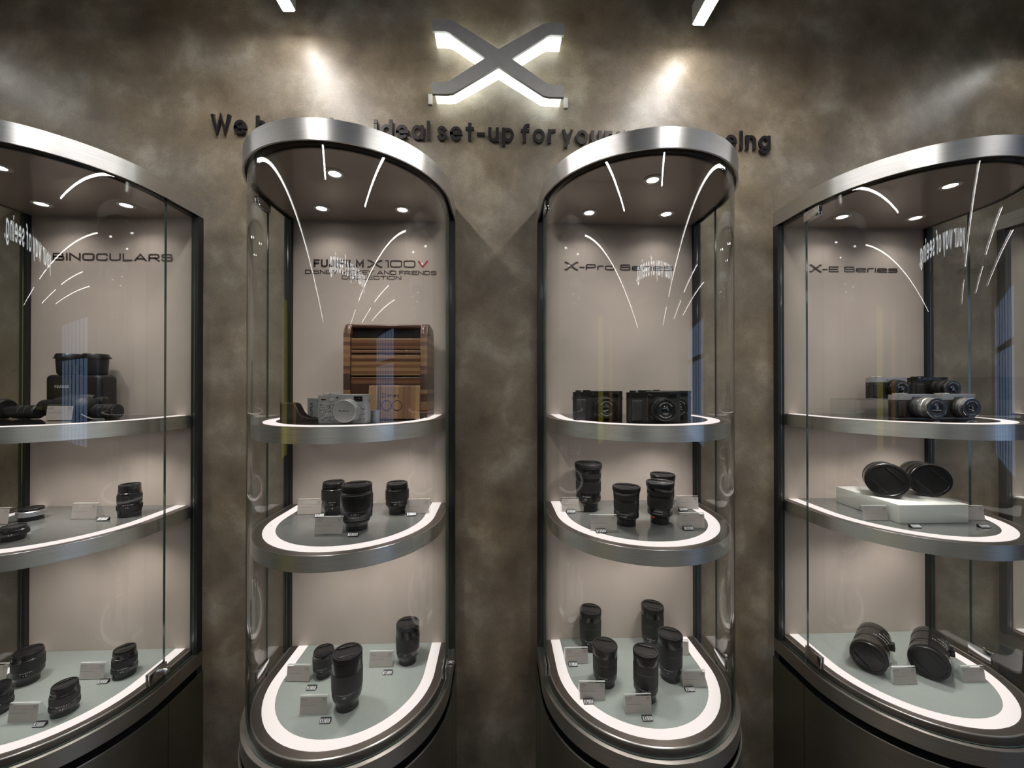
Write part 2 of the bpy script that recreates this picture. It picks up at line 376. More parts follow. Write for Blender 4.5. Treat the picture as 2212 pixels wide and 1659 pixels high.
def _round(pts, r, n=4):
    out = [pts[0]]
    for i in range(1, len(pts)-1):
        p0, p1, p2 = Vector(pts[i-1]), Vector(pts[i]), Vector(pts[i+1])
        d0, d2 = (p0-p1), (p2-p1)
        rr = min(r, d0.length*.49, d2.length*.49)
        a, b = p1+d0.normalized()*rr, p1+d2.normalized()*rr
        for k in range(n+1):
            t = k/n; q = a*(1-t)**2+p1*2*t*(1-t)+b*t*t; out.append((q.x, q.y))
    out.append(pts[-1]); return out
def strokes(font, ch, n=18):
    w, ss = font[ch]; res = []
    for s in ss:
        pl = []
        for e in s:
            if e[0] == 'A':
                _, cx, cy, rx, ry, a0, a1 = e; m = max(4, int(abs(a1-a0)/360*n+1))
                for k in range(m+1):
                    t = math.radians(a0+(a1-a0)*k/m); pl.append((cx+rx*math.cos(t), cy+ry*math.sin(t)))
            elif e[0] == 'R': pl += _round(e[1], e[2], max(2, n//5))
            else: pl.append(e)
        q = [pl[0]]
        for p in pl[1:]:
            if math.dist(p, q[-1]) > 1e-4: q.append(p)
        res.append(q)
    return w, res
def ribbon(bm, pl, t, f, mi=0, depth=None):
    """pl: polyline in plane; f(x, y, d) -> 3-D; t: stroke width; square ends"""
    n = len(pl); closed = math.dist(pl[0], pl[-1]) < 1e-3
    P = [Vector(p) for p in pl]
    if not closed:
        P[0] = P[0]+(P[0]-P[1]).normalized()*t*.5; P[-1] = P[-1]+(P[-1]-P[-2]).normalized()*t*.5
    Lf, Rt = [], []
    for i in range(n):
        if closed: d0 = (P[i]-P[i-1] if i > 0 else P[0]-P[-2]).normalized(); d1 = (P[i+1]-P[i] if i < n-1 else P[1]-P[0]).normalized()
        else: d0 = (P[i]-P[i-1]).normalized() if i > 0 else (P[1]-P[0]).normalized(); d1 = (P[i+1]-P[i]).normalized() if i < n-1 else d0
        tg = d0+d1
        if tg.length < .25: tg = d1
        tg.normalize(); nm = Vector((-tg.y, tg.x)); c = max(.45, abs(tg.dot(d1)))
        Lf.append(P[i]+nm*t*.5/c); Rt.append(P[i]-nm*t*.5/c)
    ds = (0.,) if not depth else (0., depth)
    rows = [[[bm.verts.new(f(p.x, p.y, d)) for p in side] for side in (Lf, Rt)] for d in ds]
    fs = []
    for i in range(n-1):
        fr = rows[-1]
        fs.append(bm.faces.new((fr[0][i], fr[0][i+1], fr[1][i+1], fr[1][i])))
        if depth:
            fs.append(bm.faces.new((rows[0][0][i], rows[1][0][i], rows[1][0][i+1], rows[0][0][i+1])))
            fs.append(bm.faces.new((rows[0][1][i], rows[1][1][i], rows[1][1][i+1], rows[0][1][i+1])))
    if depth and not closed:
        for i in (0, n-1): fs.append(bm.faces.new((rows[0][0][i], rows[1][0][i], rows[1][1][i], rows[0][1][i])))
    for q in fs: q.material_index = mi
def layout(font, text, h, t, xs=1., gap=.22):
    """-> list of (char, x offset, strokes in metres) and total width; gap in units of h between stroke edges"""
    x = 0; out = []
    th = h-t
    for ch in text:
        w, ss = strokes(font, ch)
        if ch == ' ': x += (w*xs)*h; continue
        W = w*xs*h+t
        out.append((ch, x, [[(x+t/2+px*xs*h, t/2+py*th) for px, py in s] for s in ss])); x += W+gap*h
    return out, x-gap*h
def text_bm(bm, font, text, h, t, f, width=None, gap=.22, xs=1., align='l', mi=0, depth=None):
    lay, w = layout(font, text, h, t, xs, gap)
    if width:
        for _ in range(12):
            xs *= width/w; lay, w = layout(font, text, h, t, xs, gap)
    ox = {'l': 0, 'c': -w/2, 'r': -w}[align]
    for ch, x, ss in lay:
        for s in ss: ribbon(bm, [(px+ox, py) for px, py in s], t, f, mi, depth)
    return w
def xshape(s=1.):
    """angular X emblem outline, half width 1"""
    q = [(0,.14),(.60,.50),(.69,.555),(.78,.57),(1,.57),(1,.385),(.80,.385),(.74,.365),(.20,.0),(.74,-.365),(.80,-.385),(1,-.385),(1,-.57),(.78,-.57),(.69,-.555),(.60,-.50),(0,-.125)]
    return [(x*s, y*s) for x, y in q]+[(-x*s, y*s) for x, y in q[-2:0:-1]]
def xsign(bm, cx, cz, hw, y0, y1, mi=0, sz=1.):
    poly_prism(bm, [(cx+x, cz+z*sz) for x, z in xshape(hw)], y0, y1, 'y', mi)

# ------------------------------------------------------------------ room (setting)
def plane_box(name, x0, x1, y0, y1, z0, z1, m):
    bm = bmesh.new(); box(bm, x0, x1, y0, y1, z0, z1); return struct(obj(name, bm, m, smooth=0))
ZCEIL = Z0+1.62
plane_box('wall_back', -4.3, 4.3, .010, .11, 0, ZCEIL, 'plaster')
plane_box('floor', -4.3, 4.3, -7.1, .11, -.1, 0, 'floor')
plane_box('ceiling', -4.3, 4.3, -7.1, .11, ZCEIL, ZCEIL+.1, 'ceil')
plane_box('wall_left', -4.3, -4.2, -7., .01, 0, ZCEIL, 'concrete')
plane_box('wall_front', -4.2, 4.2, -7.1, -7., 0, ZCEIL, 'concrete')
# right wall with a tall window opening y -5.0 .. -2.2, z .. 
WY0, WY1, WZ0, WZ1 = -4.7, -2.25, Z0-.75, Z0+.86
bm = bmesh.new()
box(bm, 4.2, 4.3, -7., WY0, 0, ZCEIL); box(bm, 4.2, 4.3, WY1, .01, 0, ZCEIL)
box(bm, 4.2, 4.3, WY0, WY1, 0, WZ0); box(bm, 4.2, 4.3, WY0, WY1, WZ1, ZCEIL)
struct(obj('wall_right', bm, 'concrete', smooth=0))
bm = bmesh.new()
for k in range(8):
    y = WY0+(WY1-WY0)*k/7; box(bm, 4.21, 4.26, y-.022, y+.022, WZ0, WZ1)
for z in (WZ0, Z0+.36, WZ1-.02): box(bm, 4.205, 4.265, WY0, WY1, z-.03, z+.03)
w_ = struct(obj('window_1', bm, 'win_frame', smooth=0))
bm = bmesh.new(); box(bm, 4.27, 4.28, WY0, WY1, WZ0, WZ1); obj('window_pane', bm, 'sky', w_, smooth=0)

# coloured backlit banners on the left wall (seen as reflections in the glass)
for i, (y0, y1, m, lab) in enumerate([(-3.05,-2.45,'yellow','tall yellow backlit banner on the wall left of the cabinets'),(-4.45,-3.95,'orange','tall orange backlit banner on the wall left of the cabinets'),(-5.9,-5.6,'red_b','tall red backlit banner on the wall left of the cabinets')]):
    t = thing('backlit_banner', lab, 'banner', (-4.2, (y0+y1)/2, Z0))
    bm = bmesh.new(); box(bm, 0, .025, y0-(y0+y1)/2-.015, y1-(y0+y1)/2+.015, -.85, 1.05); obj('banner_frame', bm, 'win_frame', t, smooth=0)
    bm = bmesh.new(); box(bm, .0252, .029, y0-(y0+y1)/2, y1-(y0+y1)/2, -.83, 1.03); obj('banner_face', bm, m, t, smooth=0)

# hanging lit sign facing the cabinets
t = thing('hanging_sign', 'white lit letters hanging from the ceiling opposite the cabinets', 'sign', (1.42, -3.0, Z0+.92))
bm = bmesh.new()
text_bm(bm, GEO, 'your way of seeing.', .170, .022, lambda x, y, d: Vector((-x, d, y)), width=2.02, gap=.2, depth=.006)
obj('sign_letters', bm, 'sign', t, smooth=0)
bm = bmesh.new(); box(bm, -2.05, .03, -.02, 0, -.016, -.004); obj('sign_rail', bm, 'win_frame', t, smooth=0)
for x in (-1.95, -.05):
    bm = bmesh.new(); box(bm, x-.006, x+.006, -.016, -.004, -.004, .70); obj('hanger_rod', bm, 'win_frame', t, smooth=0)

# linear lamps
def linear_lamp(x, y0, y1, label, m, z=Z0+1.042, w=.030):
    t = thing('linear_lamp', label, 'lamp', (x, y0, z), group='linear ceiling lamps')
    L = y1-y0
    bm = bmesh.new(); box(bm, -w/2-.003, w/2+.003, 0, L, .0, .055); obj('lamp_housing', bm, 'lamp_body', t, smooth=0)
    bm = bmesh.new(); box(bm, -w/2, w/2, .002, L-.002, -.004, -.0005); obj('diffuser', bm, m, t, smooth=0)
    n = max(2, int(L/2)+1)
    for k in range(n):
        y = .15+(L-.3)*k/(n-1)
        bm = bmesh.new(); lathe(bm, [(.055, .003), (ZCEIL-z, .003)], 8); obj('suspension_rod', bm, 'chrome', t, loc=(0, y, 0))
    return t
lmp = linear_lamp(-.5785, -1.67, -.06, 'short white linear lamp whose end shows left of the X emblem', 'lamp')
linear_lamp(.5785, -1.67, -.06, 'short white linear lamp whose end shows right of the X emblem', 'lamp')
linear_lamp(-1.66, -6.6, -.06, 'long white linear lamp running toward the viewer over the left cabinet', 'lamp_far')
linear_lamp(1.62, -4.25, -.06, 'long white linear lamp running toward the viewer over the right cabinet', 'lamp_far')
linear_lamp(1.62, -6.6, -4.9, 'linear lamp in line beyond the long right lamp, behind the viewer', 'lamp_far')
linear_lamp(2.72, -3.5, -2.0, 'linear lamp hanging behind the viewer at right, nearer of two beside the window', 'lamp_far')
linear_lamp(3.55, -4.8, -1.9, 'linear lamp hanging behind the viewer closest to the window', 'lamp_far')
linear_lamp(2.75, -5.6, -4.0, 'linear lamp hanging behind the viewer at right, farther of two beside the window', 'lamp_far')

# ------------------------------------------------------------------ wall emblem and lettering
t = thing('wall_emblem', 'grey metal X emblem with white halo light on the plaster wall', 'sign', (.003, .010, Z0+.9425))
bm = bmesh.new(); xsign(bm, 0, 0, .189, -.052, -.044); obj('emblem_face', bm, 'emblem', t, smooth=0)
bm = bmesh.new(); xsign(bm, 0, 0, .183, -.0438, -.0002, sz=.955); obj('halo_light', bm, 'emblem_light', t, smooth=0)
for s in (-1, 1):
    bm = bmesh.new(); box(bm, s*.203-.006, s*.203+.006, -.006, 0, -.105, -.075); obj('end_shade_tab', bm, 'lamp_body', t, smooth=0)  # small blocks standing in for shade and reflected light beside the lower ends

t = thing('wall_lettering', 'black raised sentence on the wall above the cabinets', 'sign', (-.832, .010, Z0+.7335))
H_ = .0560; T_ = .0092
_, w = layout(GEO, 'set-up', H_, T_, 1., .17); xs = 1.
for _k in range(14): xs *= .228/w; _, w = layout(GEO, 'set-up', H_, T_, xs, .17)
for word, x0, right in (('We', 0., 0), ('have', .128, 0), ('the', .305, 0), ('ideal', .468, 0), ('set-up', .653, 0), ('for', .902, 0), ('your', 1.026, 0), ('way', 1.192, 0), ('of', 1.350, 0), ('seeing', 1.666, 1)):
    lay, w = layout(GEO, word, H_, T_, xs, .17)
    if right: x0 -= w
    for ch, x, ss in lay:
        bm = bmesh.new()
        for k, st in enumerate(ss): ribbon(bm, [(px-x, py) for px, py in st], T_, lambda a, b, d: Vector((a, -.004-d, b)), depth=.006+.0004*k)
        obj('letter', bm, 'letter_black', t, loc=(x0+x, 0, -.0065*(x0+x)), smooth=0)
for lt in [c for c in t.children if c.name.split('.')[0] == 'letter']:
    v = lt.data.vertices[0].co
    bm = bmesh.new(); box(bm, v.x-.0012, v.x+.0012, -.0045, .0, v.z-.0012, v.z+.0012); obj('stud', bm, 'chrome', lt, smooth=0)

# ------------------------------------------------------------------ display cabinets
def hinge_bm(bm, s, zt, zb):
    """steel clamp plate over the glass seam on side s"""
    x0, x1 = (R-GT-.004, R+.004)
    for a, b in ((x0, R-GT), (R, x1)):
        box(bm, min(s*a, s*b), max(s*a, s*b), -.158, -.106, zb, zt, bevel=.0012)
def build_cabinet(i, label, proto=None):
    root = thing('display_cabinet', label, 'display cabinet', (CX[i], 0, 0), group='curved glass display cabinets')
    if proto:
        for ch in proto.children:
            if ch.name.split('.')[0] == 'back_panel':
                c = ch.copy(); col.objects.link(c); c.parent = root; continue
            c = ch.copy(); col.objects.link(c); c.parent = root
            for g in ch.children:
                d = g.copy(); col.objects.link(d); d.parent = c
        return root
    bm = bmesh.new(); box(bm, -.225, .225, 0, .009, Z3-.03, ZT); obj('back_panel', bm, 'panel', root, smooth=0)
    for s in (-1, 1):
        bm = bmesh.new(); a, b = sorted((s*.226, s*.2455)); box(bm, a, b, -.010, .0095, .02, ZC-.045); obj('frame_post', bm, 'black_frame', root, smooth=0)
    # header: steel band and lid
    bm = bmesh.new(); uprism(bm, .0070, ZC-.018, ZC-.0005, yb=.0098); uband(bm, .0085, .0045, ZCB, ZC, yb=.0098)
    obj('header_band', bm, 'steel', root)
    bm = bmesh.new(); uprism(bm, -.013, ZT, ZT+.026, yb=.0); cp = obj('ceiling_panel', bm, 'ceiling_panel', root)
    bm = bmesh.new(); uband(bm, -.0125, -.0165, ZT-.0008, ZT+.004, yb=-.004); obj('edge_trim', bm, 'border', cp)
    for x, y in ((0, -.262), (-.108, -.082), (.110, -.082)):
        bm = bmesh.new(); lathe(bm, [(-.0025, .0135), (-.0025, .0205), (-.0005, .0215), (0, .0215)], 32, cap0=False, cap1=False); dl = obj('downlight', bm, 'rim_white', root, loc=(x, y, ZT))
        bm = bmesh.new(); lathe(bm, [(-.0018, .0), (-.0018, .0136)], 24, cap0=False, cap1=False); obj('light_lens', bm, 'downlight', dl)
    # glass: two narrow fixed sides, one U-shaped door
    zg0, zg1 = Z3-.013, ZT+.014
    for s in (-1, 1):
        bm = bmesh.new(); a, b = sorted((s*R, s*(R-GT))); fs = box(bm, a, b, -.108, -.0105, zg0, zg1)
        for f in fs:
            if abs(f.normal.x) < .5: f.material_index = 1
        obj('side_glass', bm, ['glass', 'glass_edge'], root, smooth=0)
    po = upath(0, 64, -.111); pi_ = upath(-GT, 64, -.111)
    bm = bmesh.new(); uband(bm, 0, 0, zg0, zg1, mi=0, mi_edge=1, mi_in=2, pts_o=po, pts_i=pi_)
    door = obj('glass_door', bm, ['glass', 'glass_edge', 'glass_inner'], root, smooth=50)
    for zt, zb in ((ZT-.004, ZT-.030), (Z3+.036, Z3+.006)):
        bm = bmesh.new(); hinge_bm(bm, -1, zt, zb); obj('hinge', bm, 'chrome', door)
    bm = bmesh.new(); hinge_bm(bm, 1, Z3+.036, Z3+.006)
    lathe(bm, [(0, .0075), (.010, .0085), (.014, .0085), (.017, .0055), (.017, 0)], 20, mtx=Matrix.Translation((R+.003, -.122, Z3+.022)), axis='x')
    obj('lock', bm, 'chrome', door)
    # shelves
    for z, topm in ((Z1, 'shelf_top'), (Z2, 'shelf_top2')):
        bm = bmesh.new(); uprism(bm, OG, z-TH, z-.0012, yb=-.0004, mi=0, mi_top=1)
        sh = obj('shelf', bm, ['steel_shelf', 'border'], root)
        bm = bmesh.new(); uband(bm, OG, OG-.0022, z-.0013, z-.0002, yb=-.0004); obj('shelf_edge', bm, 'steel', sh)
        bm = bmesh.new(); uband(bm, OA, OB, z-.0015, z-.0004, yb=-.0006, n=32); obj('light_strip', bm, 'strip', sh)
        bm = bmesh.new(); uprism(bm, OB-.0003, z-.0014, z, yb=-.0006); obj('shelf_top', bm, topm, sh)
        for s in (-1, 1):
            bm = bmesh.new(); a, b = sorted((s*(R+OG+.0002), s*(R-GT-.0004))); box(bm, a, b, -.020, -.0106, z-TH+.003, z-.004); obj('bracket', bm, 'black_frame', sh, smooth=0)
    # lit deck
    bm = bmesh.new(); uprism(bm, -.0085, Z3-.030, Z3-.0012, yb=-.0004, mi=0, mi_top=0); dk = obj('deck', bm, ['border'], root)
    bm = bmesh.new(); uband(bm, OA, OB, Z3-.0015, Z3-.0004, yb=-.0006, n=32); obj('light_strip', bm, 'strip', dk)
    bm = bmesh.new(); uprism(bm, OB-.0003, Z3-.0014, Z3, yb=-.0006); obj('deck_panel', bm, 'deck', dk)
    bm = bmesh.new(); uband(bm, -.0090, -.0125, Z3-.0012, Z3+.0008, yb=-.002); obj('deck_edge', bm, 'steel', dk)
    # plinth
    bm = bmesh.new(); uband(bm, .0095, -.0004, Z3-.052, Z3-.0145, yb=.0098)
    obj('plinth_collar', bm, 'dark_steel', root)
    bm = bmesh.new(); uprism(bm, -.012, .02, Z3-.0305, yb=.0098); obj('plinth_core', bm, 'black_frame', root)
    bm = bmesh.new()
    pb = upath(.0125, 40, .0098); pbi = upath(.008, 40, .0098)
    uband(bm, 0, 0, .06, Z3-.072, pts_o=pb, pts_i=pbi)
    pl = obj('plinth_skin', bm, 'plinth', root)
    bm = bmesh.new(); uband(bm, .0128, .0105, Z3-.0722, Z3-.0710, yb=.0098); obj('plinth_trim', bm, 'steel', pl)
    for s in (-1, 1):
        bm = bmesh.new(); box(bm, min(s*(R+.0124), s*(R+.0130)), max(s*(R+.0124), s*(R+.0130)), -.1135, -.112, .06, Z3-.0722); obj('plinth_seam', bm, 'black_frame', pl, smooth=0)
    return root
CAB = {}
CAB[1] = build_cabinet(1, 'curved glass cabinet headed BINOCULARS, cut off by the left edge of the photo')
CAB[2] = build_cabinet(2, 'curved glass cabinet holding the striped wooden roll-top box', CAB[1])
CAB[3] = build_cabinet(3, 'curved glass cabinet holding three black rangefinder-style cameras on its top shelf', CAB[1])
CAB[4] = build_cabinet(4, 'curved glass cabinet with silver cameras and a white block inside', CAB[1])
CAB[5] = build_cabinet(5, 'glass cabinet of which only a sliver shows at the right edge of the photo', CAB[1])
def panel_of(i): return [c for c in CAB[i].children if c.name.split('.')[0] == 'back_panel'][0]
def heading(i, build, m):
    bm = bmesh.new(); build(bm); obj('lettering', bm, m, panel_of(i), smooth=0)
def flat(x0, z0): return lambda x, y, d: Vector((x0+x, -.0008, Z0+z0+y))
heading(1, lambda bm: text_bm(bm, SQ, 'BINOCULARS', .0222, .0046, flat(-.1661, .3585), width=.333, gap=.2), 'letter_brown')
def h2(bm):
    text_bm(bm, SQ, 'FUJIFILM', .0228, .0054, flat(-.1663, .3475), width=.145, gap=.14)
    xsign(bm, .0107, .3590+Z0, .0215, -.0012, -.0006, sz=.92)
    text_bm(bm, SQ, '100', .0220, .0038, flat(.041, .3485), width=.088, gap=.16)
    text_bm(bm, SQ, 'DISNEY MICKEY AND FRIENDS', .0122, .0021, flat(-.1903, .3275), width=.381, gap=.18)
    text_bm(bm, SQ, 'COLLECTION', .0114, .0021, flat(-.0853, .3125), width=.173, gap=.18)
heading(2, h2, 'letter_brown')
heading(2, lambda bm: text_bm(bm, SQ, 'V', .0205, .0042, flat(.1365, .3490), width=.0285), 'letter_red')
def h3(bm):
    xsign(bm, -.1430, .3590+Z0, .0200, -.0012, -.0006, sz=1.15)
    text_bm(bm, SQ, '-Pro Series', .0190, .0040, flat(-.119, .3470), width=.285, gap=.2)
heading(3, h3, 'letter_brown')
def h4(bm):
    xsign(bm, -.1190, .3600+Z0, .0185, -.0012, -.0006, sz=1.15)
    text_bm(bm, SQ, '-E Series', .0180, .0038, flat(-.098, .3490), width=.239, gap=.2)
heading(4, h4, 'letter_brown')
heading(5, lambda bm: xsign(bm, -.152, .3600+Z0, .0185, -.0012, -.0006, sz=1.15), 'letter_brown')

# ------------------------------------------------------------------ lenses
def ringtext(bm, text, rad, z, h, a0, mi=0, step=None, t=None):
    """small white characters wrapped round a vertical cylinder, read from outside, centred on angle a0"""
    t = t or h*.2
    lay, w = layout(SQ, text, h, t, .62, .28)
    for ch, x, ss in lay:
        for s in ss:
            ribbon(bm, s, t, lambda px, py, d: Vector(((rad+.0003)*math.cos(a0+(px-w/2)/rad), (rad+.0003)*math.sin(a0+(px-w/2)/rad), z+py)), mi)
def cap_bm(bm, r, z0, h, tilt=0):
    lathe(bm, [(z0, r*.985), (z0+h*.8, r), (z0+h, r*.965), (z0+h, r*.86), (z0+h*.82, r*.84), (z0+h*.82, 0)], 48, cap0=False)
    for s in (-1, 1):                       # pinch grips: chord-shaped pads
        pts = []
        for k in range(13):
            a = math.radians(-52+104*k/12); pts.append((r*.80*math.sin(a), s*(r*.80*math.cos(a))))
        mtx = Matrix.Rotation(tilt, 4, 'Z')
        poly_prism(bm, pts if s > 0 else pts[::-1], z0+h*.80, z0+h*.97, 'z', mtx=mtx)
        box(bm, -r*.50, r*.50, s*r*.50-r*.035, s*r*.50+r*.035, z0+h*.82, z0+h*1.06, bevel=r*.02, mtx=mtx)
KINDS = {
 # part, material, ribs, profile (height fraction, radius fraction)
 'prime': [('rear_cap','lens_cap',0,[(0,.70),(.14,.70),(.14,.66)]), ('barrel','lens_black',0,[(.14,.72),(.20,.75),(.205,.80),(.30,.95),(.30,.9)]), ('aperture_ring','lens_black',.01,[(.302,.97),(.41,.97)]),
           ('scale_ring','lens_black',0,[(.41,.95),(.47,.96)]), ('focus_ring','lens_rubber',.010,[(.475,1),(.76,1)]), ('front_barrel','lens_black',0,[(.76,.98),(.79,.98),(.81,.93),(.86,.93),(.865,.95),(.895,.95),(.895,.8)])],
 'fast': [('rear_cap','lens_cap',0,[(0,.66),(.11,.66),(.11,.6)]), ('mount_flare','lens_dim',0,[(.11,.68),(.155,.70),(.16,.78),(.195,.82),(.2,.76),(.225,.8),(.26,.93),(.27,.93)]), ('aperture_ring','lens_black',0,[(.27,.96),(.37,.975)]),
          ('scale_ring','lens_black',0,[(.372,.955),(.44,.955)]), ('scale_band','lens_dim',0,[(.44,.965),(.452,.965)]), ('focus_ring','lens_black',0,[(.455,.985),(.76,1.0)]), ('front_barrel','lens_black',0,[(.76,.99),(.775,.985),(.78,.94),(.80,.94),(.81,.96),(.84,.96),(.845,.94),(.90,.94),(.90,.8)])],
 'zoom': [('rear_cap','lens_cap',0,[(0,.66),(.11,.66),(.11,.62)]), ('barrel','lens_black',0,[(.11,.68),(.16,.68),(.165,.72),(.22,.86),(.22,.8)]), ('aperture_ring','lens_black',.008,[(.222,.88),(.31,.90)]),
          ('scale_ring','lens_black',0,[(.31,.875),(.40,.875)]), ('zoom_ring','lens_rubber',.012,[(.402,.895),(.62,.905)]), ('scale_band','lens_dim',0,[(.62,.89),(.63,.89)]), ('middle_barrel','lens_black',0,[(.63,.895),(.70,.90)]), ('focus_ring','lens_rubber',.010,[(.702,.915),(.80,.92)]),
          ('front_barrel','lens_black',0,[(.80,.905),(.815,.93),(.87,.95),(.875,.955),(.895,.955),(.895,.8)])],
 'tele': [('rear_cap','lens_cap',0,[(0,.76),(.09,.76),(.09,.7)]), ('barrel','lens_black',0,[(.09,.78),(.17,.80),(.2,.90),(.2,.86)]), ('aperture_ring','lens_black',.008,[(.202,.91),(.27,.92)]), ('scale_ring','lens_black',0,[(.27,.905),(.33,.905)]),
          ('zoom_ring','lens_rubber',.011,[(.332,.93),(.60,.94)]), ('scale_band','lens_dim',0,[(.60,.925),(.61,.925)]), ('focus_ring','lens_rubber',.010,[(.61,.945),(.78,.95)]), ('front_barrel','lens_black',0,[(.78,.935),(.82,.95),(.90,.955),(.90,.8)])],
 'compact': [('rear_cap','lens_cap',0,[(0,.90),(.12,.90),(.12,.86)]), ('barrel','lens_black',0,[(.12,.92),(.2,.95),(.22,.98),(.22,.9)]), ('aperture_ring','lens_black',.015,[(.222,1),(.36,1)]), ('scale_ring','lens_black',0,[(.36,.95),(.44,.94)]),
             ('focus_ring','lens_rubber',.014,[(.445,.965),(.68,.965)]), ('front_barrel','lens_black',0,[(.68,.93),(.74,.92),(.75,.88),(.86,.88),(.86,.7)])],
 'macro': [('rear_cap','lens_cap',0,[(0,.72),(.1,.72),(.1,.66)]), ('barrel','lens_black',0,[(.1,.74),(.15,.76),(.2,.9),(.27,.95),(.27,.9)]), ('aperture_ring','lens_black',0,[(.272,.96),(.36,.965)]), ('scale_band','lens_dim',0,[(.36,.955),(.372,.955)]),
           ('focus_ring','lens_rubber',.010,[(.375,.985),(.70,1.0)]), ('scale_ring','lens_black',0,[(.70,.97),(.715,.97)]), ('front_barrel','lens_black',0,[(.715,.975),(.90,.97),(.90,.8)])],
 'pancake': [('rear_cap','lens_cap',0,[(0,.80),(.30,.80),(.30,.76)]), ('barrel','lens_black',0,[(.30,.84),(.38,.95),(.38,.9)]), ('aperture_ring','lens_black',.012,[(.385,1),(.58,1)]), ('focus_ring','lens_black',.012,[(.59,.97),(.74,.96)]), ('front_barrel','lens_black',0,[(.74,.95),(.80,.88),(.80,.6)])],
 'cine': [('rear_cap','lens_cap',0,[(0,.74),(.05,.74),(.05,.7)]), ('barrel','lens_black',0,[(.05,.80),(.06,.88),(.10,.92),(.2,.92)]), ('iris_ring','lens_black',.006,[(.202,.95),(.30,.95)]), ('scale_ring','lens_black',0,[(.30,.93),(.40,.93)]),
          ('zoom_ring','lens_black',.006,[(.402,.955),(.50,.955)]), ('scale_band','lens_dim',0,[(.50,.94),(.51,.94)]), ('focus_ring','lens_black',.006,[(.51,.965),(.64,.965)]), ('front_barrel','lens_black',0,[(.64,.945),(.76,.955),(.78,.99),(.785,1.0),(.93,1.0),(.93,.8)])],
}
CAPR = {'prime': .90, 'fast': .94, 'zoom': 1.0, 'tele': .97, 'compact': .86, 'macro': .965, 'pancake': .84, 'cine': .985}
CAPZ = {'prime': .895, 'fast': .90, 'zoom': .895, 'tele': .90, 'compact': .86, 'macro': .90, 'pancake': .80, 'cine': .93}
def lens(kind, label, i, dx, y, z, rad, H, face=None, group='camera lenses on display', marks=('16 11 8 5.6 4', '. . 2.8 . .'), rot=(0,0,0), silver=False, badge=False, swap=None, capr=None):
    x = CX[i]+dx
    t = thing('camera_lens', label, 'lens', (x, y, z), rot, group)
    if face is None: face = math.atan2(-1.176-y, -x)
    for k, (nm, m, ribs, prof) in enumerate(KINDS[kind]):
        bm = bmesh.new()
        if silver and nm in ('barrel', 'aperture_ring', 'focus_ring', 'front_barrel'): m = 'lens_silver'
        if swap and nm in swap: m = swap[nm]
        pr = [(h*H, r*rad) for h, r in prof]
        if ribs: lathe(bm, pr, 120, ribs=ribs)
        else: lathe(bm, pr, 48)
        obj(nm, bm, m, t, smooth=40)
    bm = bmesh.new(); cr = capr or CAPR[kind]; cap_bm(bm, rad*cr, CAPZ[kind]*H, (1-CAPZ[kind])*H, face-PI/2); obj('front_cap', bm, 'lens_cap', t, smooth=30)
    kd = {n: p for n, _, _, p in KINDS[kind]}
    bm = bmesh.new()
    if 'scale_ring' in kd and kind != 'macro':
        p = kd['scale_ring']; ringtext(bm, marks[0], p[0][1]*rad+.0003, (p[0][0]+.014)*H, .0027, face-.15)
    ar = kd.get('aperture_ring', kd.get('iris_ring')); ringtext(bm, marks[1], ar[0][1]*rad*1.012+.0004, (ar[0][0]*.4+ar[1][0]*.6)*H-.001, .0028, face-.2)
    if kind in ('cine',):
        ringtext(bm, '0.5 0.7 1 1.5 3', kd['focus_ring'][0][1]*rad+.0006, .56*H, .0035, face+.2); ringtext(bm, '18 24 35 55', kd['zoom_ring'][0][1]*rad+.0006, .45*H, .0035, face)
    if kind in ('zoom', 'tele', 'macro'):
        ringtext(bm, '. . .', kd['front_barrel'][1][1]*rad+.0006, .82*H, .0018, face)
    obj('markings', bm, 'white_mark', t, smooth=0)
    if badge:
        bm = bmesh.new()
        text_bm(bm, SQ, 'WR', .004, .0008, lambda px, py, d: Vector(((rad*.905+.0004)*math.cos(face-.55+px/rad), (rad*.905+.0004)*math.sin(face-.55+px/rad), .19*H+py))) if False else None
        for a in (0,):
            c, s_ = math.cos(face-.55), math.sin(face-.55)
            mtx = Matrix.Translation((c*rad*.86, s_*rad*.86, .185*H)) @ Matrix.Rotation(face-.55, 4, 'Z')
            box(bm, -.002, .0012, -.0035, .0035, -.0022, .0022, bevel=.0008, mtx=mtx)
        obj('red_badge', bm, 'red_mark', t)
    return t
G2, GF = Z2+.0002, Z3+.0002
# binoculars cabinet (1)
lens('compact', 'tall black lens at the right end of the middle shelf in the binoculars cabinet', 1, .128, -.0877, G2, .0262, .0828)
lens('pancake', 'flat silver lens with a black cap on the middle shelf of the binoculars cabinet', 1, -.0956, -.111, G2, .0275, .0301, silver=True)
lens('pancake', 'flat black lens in front of the flat silver lens', 1, .0206, -.2481, G2, .0240, .0300)
lens('prime', 'widest black lens on the lit base of the binoculars cabinet, near its left side', 1, -.0936, -.1176, GF, .0295, .0802)
lens('compact', 'black lens cut off by the left edge of the photo, on the lit base', 1, -.0560, -.2130, GF, .0265, .0600)
lens('compact', 'short black lens at the front of the lit base of the binoculars cabinet', 1, .0999, -.2166, GF, .0258, .0639)
lens('compact', 'black lens with a stepped narrow cap near the lock of the binoculars cabinet', 1, .1289, -.1012, GF, .0262, .0694)
